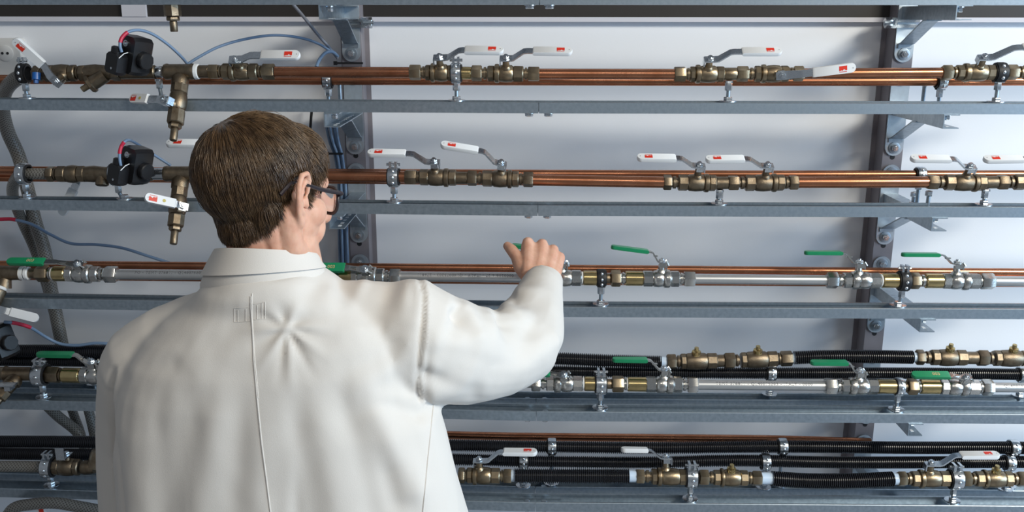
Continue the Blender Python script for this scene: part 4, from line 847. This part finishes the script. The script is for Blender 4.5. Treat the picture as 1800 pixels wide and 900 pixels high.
# left arm and a relaxed hand below the frame
LS = unp(285, 665, -0.52); LE = unp(262, 870, -0.43); LW = LE+Vector((0.03, 0.10, -0.20))
B.chain([(unp(476, 560, PY), 0.05), (unp(370, 600, PY), 0.035), (LS, 0.042)], 14); B.chain([(LS, 0.042), (LE, 0.036), (LW, 0.026)], 14)
hd = (LW-LE).normalized(); sd = Vector((1, 0, 0)); sd = (sd-hd*sd.dot(hd)).normalized(); bk = hd.cross(sd)
for i, (off, ln) in enumerate(((-0.027, 0.066), (-0.009, 0.076), (0.009, 0.072), (0.027, 0.058))):
    a = LW+sd*off*0.6+hd*0.015; c = LW+sd*off+hd*0.085; B.chain([(a, 0.014), (c, 0.0105), (c+hd*ln*0.5+bk*0.012, 0.0088), (c+hd*ln*0.85+bk*0.030, 0.0075)], 10)
B.chain([(LW+sd*0.022+hd*0.02, 0.014), (LW+sd*0.045+hd*0.055+bk*0.01, 0.011), (LW+sd*0.050+hd*0.09+bk*0.02, 0.009)], 10)
skin = remesh(B, 0.0021, 5, 0.5)
skin.shade_smooth()
# hair colour region, head coordinates of the skin vertices
sv = get_v(skin); sn = get_n(skin); HI = np.array(HM.inverted()); hl = (sv @ HI[:3, :3].T)+HI[:3, 3]
def hairline(x, y, z):
    """signed: > 0 inside the hair (head coordinates)"""
    ax = np.abs(x)
    front = np.interp(y, [-0.12, -0.075, -0.055, -0.042, -0.030, -0.018, -0.008, 0.008, 0.020, 0.026, 0.034, 0.042, 0.050, 0.060, 0.085, 0.11], [-0.082, -0.080, -0.072, -0.060, -0.040, -0.012, 0.012, 0.028, 0.026, -0.016, -0.012, 0.022, 0.066, 0.082, 0.09, 0.095])
    back = np.interp(ax, [0, 0.02, 0.045, 0.06, 0.075], [0.004, 0.0, 0.0, 0.004, 0.006])
    return z-front-np.where(y < -0.03, back, 0)
inhead = (hl[:, 2] > -0.09) & (np.abs(hl[:, 0]) < 0.088) & (np.abs(hl[:, 1]) < 0.14)
earish = (np.abs(hl[:, 0]) > 0.0765) & (hl[:, 1] > -0.022) & (hl[:, 1] < 0.026) & (hl[:, 2] < 0.034) & (hl[:, 2] > -0.05)
mask = inhead & (hairline(hl[:, 0], hl[:, 1], hl[:, 2]) > 0) & ~earish
body_bvh = bvh_of(skin)
# hair: a close cap over the scalp plus strands combed from the crown
nv = len(sv); faces = [tuple(p.vertices) for p in skin.polygons if all(mask[i] for i in p.vertices)]
used = sorted({i for f in faces for i in f}); idx = {v: i for i, v in enumerate(used)}
edge = np.clip(hairline(hl[:, 0], hl[:, 1], hl[:, 2])/0.045, 0, 1)
lift = 0.0006+0.0040*edge
hv = [tuple(sv[i]+sn[i]*lift[i]) for i in used]; hf = [tuple(idx[i] for i in f) for f in faces]
hb = MB(); hb.add([Vector(v) for v in hv], hf)
crown = np.array(H(-0.012, -0.062, 0.082)); up_ = np.array((0, 0, 1.0)); fwd = np.array(HM.to_3x3() @ Vector((0, 1, 0))); rgt = np.array(HM.to_3x3() @ Vector((1, 0, 0)))
cand = np.array([i for i in used]); NST = 15000
pick = rng.choice(cand, NST)
Vs = []; Fs = []
def strand(p, n, ln, base, seed):
    global Vs, Fs
    rr = random.Random(seed)
    pts = []; pos = Vector(p); nrm = Vector(n); K = 6; step = ln/K
    d = Vector(p)-Vector(crown); d = d-nrm*d.dot(nrm)
    hp_ = (HMI @ Vector(p))
    swirl = nrm.cross(d.normalized())*0.25
    g = Vector((0, 0, -1)); g = g-nrm*g.dot(nrm)
    side = min(1, max(0, (hp_.y+0.01)/0.06))*min(1, max(0, (0.085-hp_.z)/0.05))
    d = d.normalized()+swirl*math.exp(-(Vector(p)-Vector(crown)).length/0.04)+g*0.7+Vector(fwd)*0.6*side+Vector((rr.gauss(0, .10), rr.gauss(0, .10), rr.gauss(0, .10)))
    d.normalize()
    for i in range(K+1):
        t = i/K; off = base*(0.35+0.65*math.sin(min(1, t*1.4)*math.pi/2)) if t < 0.75 else base*(1.0-(t-0.75)*0.9)
        pts.append(pos+nrm*off)
        pos = pos+d*step; hit = body_bvh.find_nearest(pos)
        if hit[0] is None: break
        pos = hit[0]; nrm = (nrm*0.5+hit[1]*0.5).normalized(); d = d+Vector((0, 0, -0.10)); d = (d-nrm*d.dot(nrm)).normalized()
    return pts
HMI = HM.inverted()
for q, i in enumerate(pick):
    e = edge[i]; ln = (0.010+0.032*e)*random.uniform(0.75, 1.2); base = (0.0012+0.0062*e)*random.uniform(0.55, 1.12)
    if random.random() < 0.012: base *= 1.35
    pts = strand(sv[i], sn[i], ln, base, q)
    if len(pts) < 3: continue
    w0 = random.uniform(0.00022, 0.00046)
    hb.tube(pts, [w0*(1.0 if j < len(pts)-2 else (0.75 if j == len(pts)-2 else 0.2)) for j in range(len(pts))], 3, cap=False)
me = bpy.data.meshes.new('hair'); me.from_pydata(hb.v, [], hb.f); me.shade_smooth()
body = world_part('body', skin, 'skin')
world_part('hair', me, 'hair')
b = MB()
for sx in (-1, 1):
    b = MB(); b.ball((sx*0.031, 0.0625, -0.004), 0.0110, 16, 10, HM); world_part('eye', b.mesh('eye'), 'eye')

# ---- coat: torso, sleeves
C = MB()
def ring_loft(rings, n=40):      # (centre, half width, half depth, z)
    vs = []
    for (c, a, d) in rings:
        for k in range(n):
            w = 2*math.pi*k/n; cx, sy = math.cos(w), math.sin(w); e = 0.82
            vs.append(c+Vector((a*math.copysign(abs(cx)**e, cx), d*math.copysign(abs(sy)**e, sy), 0)))
    m = len(rings); fs = [(i*n+k, i*n+(k+1) % n, (i+1)*n+(k+1) % n, (i+1)*n+k) for i in range(m-1) for k in range(n)]
    fs += [tuple(reversed(range(n))), tuple(range((m-1)*n, m*n))]; C.add(vs, fs)
TR = [(470, 400, 545, 0.066, -0.012), (482, 382, 566, 0.076, -0.010), (500, 358, 592, 0.086, -0.006), (526, 335, 640, 0.092), (550, 295, 690, 0.100), (580, 262, 718, 0.110), (620, 238, 730, 0.120), (670, 222, 738, 0.126), (720, 214, 772, 0.130), (780, 212, 788, 0.133), (840, 216, 803, 0.137), (900, 221, 819, 0.142), (1000, 224, 845, 0.150), (1150, 226, 880, 0.160)]
rings = []
for (py, xl, xr, d, *yo) in TR:
    Yc = PY-0.005+(yo[0] if yo else 0); a = unp(xl, py, Yc); c = unp(xr, py, Yc); rings.append(((a+c)/2, (c.x-a.x)/2, d))
c_, a_, d_ = rings[-1]
rings.append((Vector((c_.x, c_.y, 0.62)), a_*1.05, d_*1.1))
ring_loft(rings)
def crad(pts, Cm=C, n=22): Cm.chain([(unp(px, py, Y), r*mpp(px, py, Y)) for (px, py, Y, r) in pts], n)
crad([(505, 540, PY, 62), (590, 556, PY+0.005, 66), (660, 575, PY+0.01, 85), (718, 592, PY+0.012, 105)])      # right shoulder
crad([(440, 552, PY, 62), (370, 574, PY, 66), (308, 606, PY+0.002, 76), (264, 645, PY+0.005, 84)])           # left shoulder
crad([(720, 597, PY+0.012, 104), (772, 614, -0.49, 97), (822, 623, -0.44, 88), (872, 622, -0.385, 78), (912, 606, -0.325, 74), (931, 572, -0.265, 62), (945, 531, -0.20, 47), (953, 500, -0.155, 35)])   # right sleeve
crad([(263, 650, PY+0.012, 85), (257, 700, PY+0.050, 82), (254, 760, PY+0.085, 79), (254, 850, PY+0.105, 77), (258, 950, PY+0.12, 74), (280, 1080, PY+0.15, 64)])
coat = remesh(C, 0.0042, 10, 0.5)
cv = get_v(coat); cn = get_n(coat); px, py = projA(cv)
camd = np.array(CAM)-cv; camd /= np.linalg.norm(camd, axis=1)[:, None]; facing = np.clip((cn*camd).sum(1)*1.4+0.35, 0, 1)
def seg(x0, y0, x1, y1, w, amp, taper=True, w2=None):
    dx, dy = x1-x0, y1-y0; L2 = dx*dx+dy*dy; t = np.clip(((px-x0)*dx+(py-y0)*dy)/L2, 0, 1)
    d2 = (px-x0-t*dx)**2+(py-y0-t*dy)**2; ww = w+(w2-w)*t if w2 else w
    k = amp*(1-t**1.5 if taper else np.clip(np.sqrt(d2*0+((t*dx)**2+(t*dy)**2))/95, 0, 1)**1.3)*np.exp(-d2/(2*ww*ww)); return k
D = np.zeros(len(cv)); q = 0.001
sx0, sy0 = 504, 577                          # gathered star of creases between the shoulder blades
for (ex, ey, a) in ((446, 548, -2.6), (440, 580, 3.0), (452, 606, -2.4), (462, 640, 2.6), (492, 660, -2.6), (512, 670, 2.4), (545, 650, -3.2), (566, 622, 2.6), (572, 594, -2.6), (566, 574, 3.0), (540, 556, -2.2), (522, 536, 2.6), (494, 540, -2.0), (470, 548, 2.4)):
    D += seg(sx0, sy0, sx0+(ex-sx0)*1.35, sy0+(ey-sy0)*1.35, 3.6, a*q*1.25, True, 8)
D += 2.5*q*np.exp(-((px-sx0)**2+(py-sy0)**2)/(2*7.0**2))
for s in ((300, 612, 228, 642, 9, 4.0, 0, 14), (236, 660, 300, 640, 8, -3.0, 0, 12), (420, 566, 330, 640, 16, -3.5, 1, 26), (395, 640, 350, 900, 16, 4.5, 0, 26), (355, 650, 300, 900, 15, -4.5, 0, 24), (420, 690, 410, 900, 14, -4.5, 0, 22), (470, 660, 452, 900, 14, 4.0, 0, 22),
          (512, 660, 540, 900, 13, -5.5, 0, 20), (548, 655, 600, 900, 16, 5.0, 0, 24), (585, 650, 660, 900, 14, -5.0, 0, 20), (625, 640, 720, 860, 16, 7.0, 0, 22), (650, 740, 700, 880, 14, -5.0, 0, 18), (640, 706, 735, 728, 9, -4.5, 0, 10), (635, 690, 738, 704, 8, 4.0, 0, 10), (720, 760, 745, 900, 14, 5.0, 0, 18),
          (600, 500, 612, 545, 9, -4.0, 1, 14), (640, 495, 606, 560, 8, 4.0, 1, 12), (688, 498, 650, 590, 11, -4.5, 1, 18), (720, 500, 690, 600, 10, 5.0, 1, 16), (735, 500, 745, 560, 6, 4.0, 1, 8), (560, 500, 520, 540, 12, -3.5, 1, 20), (575, 520, 640, 640, 18, 3.5, 1, 30), (690, 640, 600, 700, 12, 4.0, 1, 18),
          (205, 690, 223, 905, 5, -7.0, 0, 5), (215, 650, 203, 690, 8, -5.0, 0, 6), (240, 650, 255, 900, 12, 4.0, 0, 16), (280, 660, 290, 900, 14, -3.0, 0, 20),
          (520, 800, 520, 905, 6, -3.0, 0, 8), (480, 850, 470, 905, 5, 3.0, 0, 7),
          (803, 548, 835, 592, 7, -8.0, 1, 10), (806, 560, 760, 640, 10, -3.5, 1, 14), (815, 545, 870, 640, 10, 5.0, 1, 16), (872, 546, 925, 640, 8, -6.0, 1, 14), (862, 555, 880, 640, 9, 4.5, 1, 14), (885, 545, 962, 568, 8, 5.5, 1, 12), (880, 552, 950, 596, 7, -5.5, 1, 12), (905, 528, 965, 540, 7, -4.5, 1, 10), (912, 512, 960, 515, 6, 3.5, 1, 9),
          (760, 690, 860, 660, 12, 4.5, 1, 18), (750, 660, 850, 690, 9, -4.0, 1, 14), (830, 640, 835, 700, 10, -3.5, 0, 12), (770, 600, 880, 600, 14, 3.0, 1, 20), (880, 690, 970, 600, 12, 3.5, 0, 16), (905, 660, 940, 560, 10, -4.0, 0, 12), (755, 560, 745, 700, 6, -2.5, 0, 7), (960, 500, 985, 600, 8, 2.5, 0, 10)):
    big = s[3] >= 890
    if big: s = (s[0], s[1], s[0]+(s[2]-s[0])*2.4, s[1]+(s[3]-s[1])*2.4)+tuple(s[4:7])+(s[7]*1.3,)
    D += seg(s[0], s[1], s[2], s[3], s[4], s[5]*q*((0.62 if big else 1.1) if s[0] < 745 else 1.7), bool(s[6]), s[7])
# armhole: the sleeve stands proud of the back panel
ah = [(742, 488), (747, 520), (747, 560), (743, 610), (739, 660), (738, 700)]
xs = np.interp(py, [p[1] for p in ah], [p[0] for p in ah]); on = (py > 492) & (py < 708)
D += np.where(on, 5.0*q*np.clip((px-xs+3)/5, 0, 1)*np.exp(-np.clip(px-xs, 0, None)/22)-2.5*q*np.exp(-((px-xs+4)**2)/(2*4.0**2)), 0)
lx = np.interp(py, [600, 640, 690, 760, 905], [214, 206, 200, 206, 224]); on = np.clip((py-640)/40, 0, 1)*(px > 150)*(px < 330)
D += on*(9.0*q*np.clip((px-lx+2)/5, 0, 1)*np.exp(-np.clip(px-lx, 0, None)/30)-9.0*q*np.exp(-((px-lx+6)**2)/(2*4.5**2)))
# sleeve hem above the coat side (the sleeve droops over)
from mathutils import noise as mn
D2 = np.array([1.7*q*mn.noise((v[0]*16, v[1]*16, v[2]*9))+0.8*q*mn.noise((v[0]*38, v[1]*38, v[2]*22)) for v in cv])
cv2 = cv+cn*(D*facing+D2)[:, None]
set_v(coat, cv2); coat.shade_smooth()
coat_bvh = bvh_of(coat)
def on_coat(x, y, off=0.0):
    d = ray(x, y).normalized(); h = coat_bvh.ray_cast(CAM, d)
    return None if h[0] is None else h[0]-d*off
coat_o = world_part('coat', coat, 'coat')
def seam(pts, name, r=0.0011, k=6, off=0.0002, parent=None):
    dense = []
    for i in range(len(pts)-1):
        n = max(2, int(math.hypot(pts[i+1][0]-pts[i][0], pts[i+1][1]-pts[i][1])/k))
        for j in range(n): t = j/n; dense.append((pts[i][0]+(pts[i+1][0]-pts[i][0])*t, pts[i][1]+(pts[i+1][1]-pts[i][1])*t))
    dense.append(pts[-1]); P3 = [on_coat(x, y, off) for x, y in dense]; P3 = [p for p in P3 if p is not None]
    if len(P3) < 3: return
    b = MB(); b.tube(P3, r, 6); me = b.mesh(name); me.shade_smooth(); world_part(name, me, 'coat', coat_o if parent is None else parent)
seam([(441, 521), (441, 540), (444, 580), (446, 630), (452, 700), (460, 780), (468, 840), (476, 905)], 'back_seam', 0.0010)
seam([(443, 516), (443, 560), (447, 620), (454, 700)], 'stitch_line', 0.0006)
seam([(762, 712), (757, 760), (750, 830), (743, 905)], 'side_seam', 0.0012)
for sgm in ([(412, 542), (438, 540)], [(412, 566), (440, 565)], [(412, 542), (412, 566)], [(446, 535), (466, 531)], [(446, 562), (466, 560)], [(466, 531), (466, 560)], [(418, 545), (418, 565)], [(432, 543), (432, 565)], [(452, 536), (452, 561)], [(460, 533), (460, 560)]):
    seam(sgm, 'stitch_mark', 0.0004, 3)
# ---- collar: turned-down collar standing round the neck
def collar():
    n = 60; loops = []
    top = unp(467, 418, PY-0.0); bot = unp(462, 464, PY-0.0)
    def loop(c, a, d, tilt, rollx, wav=0.0):
        out = []
        for k in range(n+1):
            w = math.radians(-90-158+316*k/n)            # open at the front (+Y)
            x, y = a*math.cos(w), d*math.sin(w)
            out.append(c+Vector((x, y, -tilt*(y+d)*0.5+rollx*x)))
        return out
    lo = [loop(top+Vector((0, 0, -0.035)), 0.064, 0.066, 0.40, 0.0), loop(top+Vector((0, 0, -0.001)), 0.0665, 0.066, 0.62, -0.03), loop(top+Vector((0, 0, 0.0018)), 0.0695, 0.069, 0.62, -0.03), loop(top+Vector((0, 0, -0.002)), 0.0725, 0.072, 0.62, -0.03),
          loop(top.lerp(bot, 0.40), 0.078, 0.077, 0.50, 0.0), loop(top.lerp(bot, 0.78), 0.086, 0.085, 0.42, 0.06), loop(top.lerp(bot, 0.80), 0.0845, 0.083, 0.42, 0.06), loop(top.lerp(bot, 0.5), 0.076, 0.074, 0.45, 0.03)]
    vs = [v for l in lo for v in l]; w = n+1
    fs = [(i*w+k, i*w+k+1, (i+1)*w+k+1, (i+1)*w+k) for i in range(len(lo)-1) for k in range(n)]
    b = MB(); b.add(vs, fs); me = b.mesh('collar'); me.shade_smooth(); world_part('collar', me, 'coat')
    st = [loop(top.lerp(bot, 0.4), 0.075, 0.073, 0.45, 0.03), loop(top.lerp(bot, 0.85), 0.0825, 0.081, 0.42, 0.07), loop(bot+Vector((0, 0, -0.002)), 0.086, 0.084, 0.40, 0.10), loop(bot+Vector((0, 0, -0.018)), 0.088, 0.084, 0.4, 0.10), loop(bot+Vector((0, 0, -0.050)), 0.088, 0.080, 0.4, 0.10)]
    b = MB(); b.add([v for l in st for v in l], [(i*w+k, i*w+k+1, (i+1)*w+k+1, (i+1)*w+k) for i in range(4) for k in range(n)]); me = b.mesh('collar_stand'); me.shade_smooth(); world_part('collar_stand', me, 'coat')
collar()
# cuff rim
c0 = unp(958, 490, -0.140); ax = (unp(953, 470, -0.115)-unp(945, 531, -0.20)).normalized()
b = MB(); r0 = 0.0335; mt = frame(unp(955, 497, -0.150), ax, (0, -1, 0.3))
b.lathe([(-0.030, r0*1.12), (0.006, r0*1.06), (0.0075, r0*1.03), (0.006, r0*0.99), (-0.020, r0*1.0)], 36, mt, closed=True); me = b.mesh('cuff'); world_part('cuff', me, 'coat')
# trousers and shoes below the frame
T = MB()
for sx in (-1, 1):
    hx = foot.x-0.02+sx*0.095; T.chain([(Vector((hx, PY+0.0, 0.98)), 0.10), (Vector((hx+sx*0.01, PY+0.01, 0.52)), 0.075), (Vector((hx+sx*0.015, PY, 0.14)), 0.062)], 18)
T.ball((foot.x-0.02, PY, 0.95), (0.19, 0.13, 0.14), 24, 14)
tm = remesh(T, 0.012, 3); tm.shade_smooth(); world_part('trousers', tm, 'trouser')
for sx in (-1, 1):
    hx = foot.x-0.02+sx*0.115; b = MB(); b.chain([(Vector((hx, PY-0.05, 0.045)), 0.042), (Vector((hx, PY+0.06, 0.047)), 0.044), (Vector((hx+sx*0.015, PY+0.17, 0.038)), 0.036)], 16)
    b.box((hx+sx*0.006, PY+0.055, 0.006), (0.085, 0.28, 0.012)); sm = remesh(b, 0.006, 2); sm.shade_smooth(); world_part('shoe', sm, 'shoe')
# ---- spectacles
gl = thing('eyeglasses', HM, 'dark framed spectacles worn by the man, temple arm over his ear', 'spectacles')
for sx in (-1, 1):
    cx, cy, cz = sx*0.0345, 0.101, -0.010; pts = []
    for k in range(33):
        a = 2*math.pi*k/32; e = 0.75; x = math.copysign(abs(math.cos(a))**e, math.cos(a))*0.0275; z = math.copysign(abs(math.sin(a))**e, math.sin(a))*0.0195
        pts.append(Vector((cx+x, cy-0.010*((cx+x)/0.062)**2, cz+z-0.10*0)))
    b = MB(); b.tube(pts, 0.0026, 8, cap=False); b.build('rim', 'frame', gl)
    b = MB(); b.add([Vector((cx, cy, cz))]+pts[:-1], [(0, 1+k, 1+(k+1) % 32) for k in range(32)]); n0 = len(b.v); b.add([Vector((v[0], v[1]+0.0015, v[2])) for v in b.v], [(0, 1+(k+1) % 32, 1+k) for k in range(32)]); b.build('lens', 'lens', gl)
    tp = [(sx*0.0625, 0.094, 0.001), (sx*0.0715, 0.088, 0.003), (sx*0.0755, 0.060, 0.006), (sx*0.0790, 0.030, 0.011), (sx*0.0800, 0.006, 0.017), (sx*0.0785, -0.010, 0.017), (sx*0.0790, -0.020, 0.010), (sx*0.0775, -0.029, 0.000)]
    b = MB(); b.tube(smooth_path(tp, 6), 0.0031, 8, flat=1.0); b.build('temple_arm', 'frame', gl)
b = MB(); b.tube(smooth_path([(-0.009, 0.101, -0.004), (0, 0.1035, -0.001), (0.009, 0.101, -0.004)], 4), 0.002, 8); b.build('bridge', 'frame', gl)
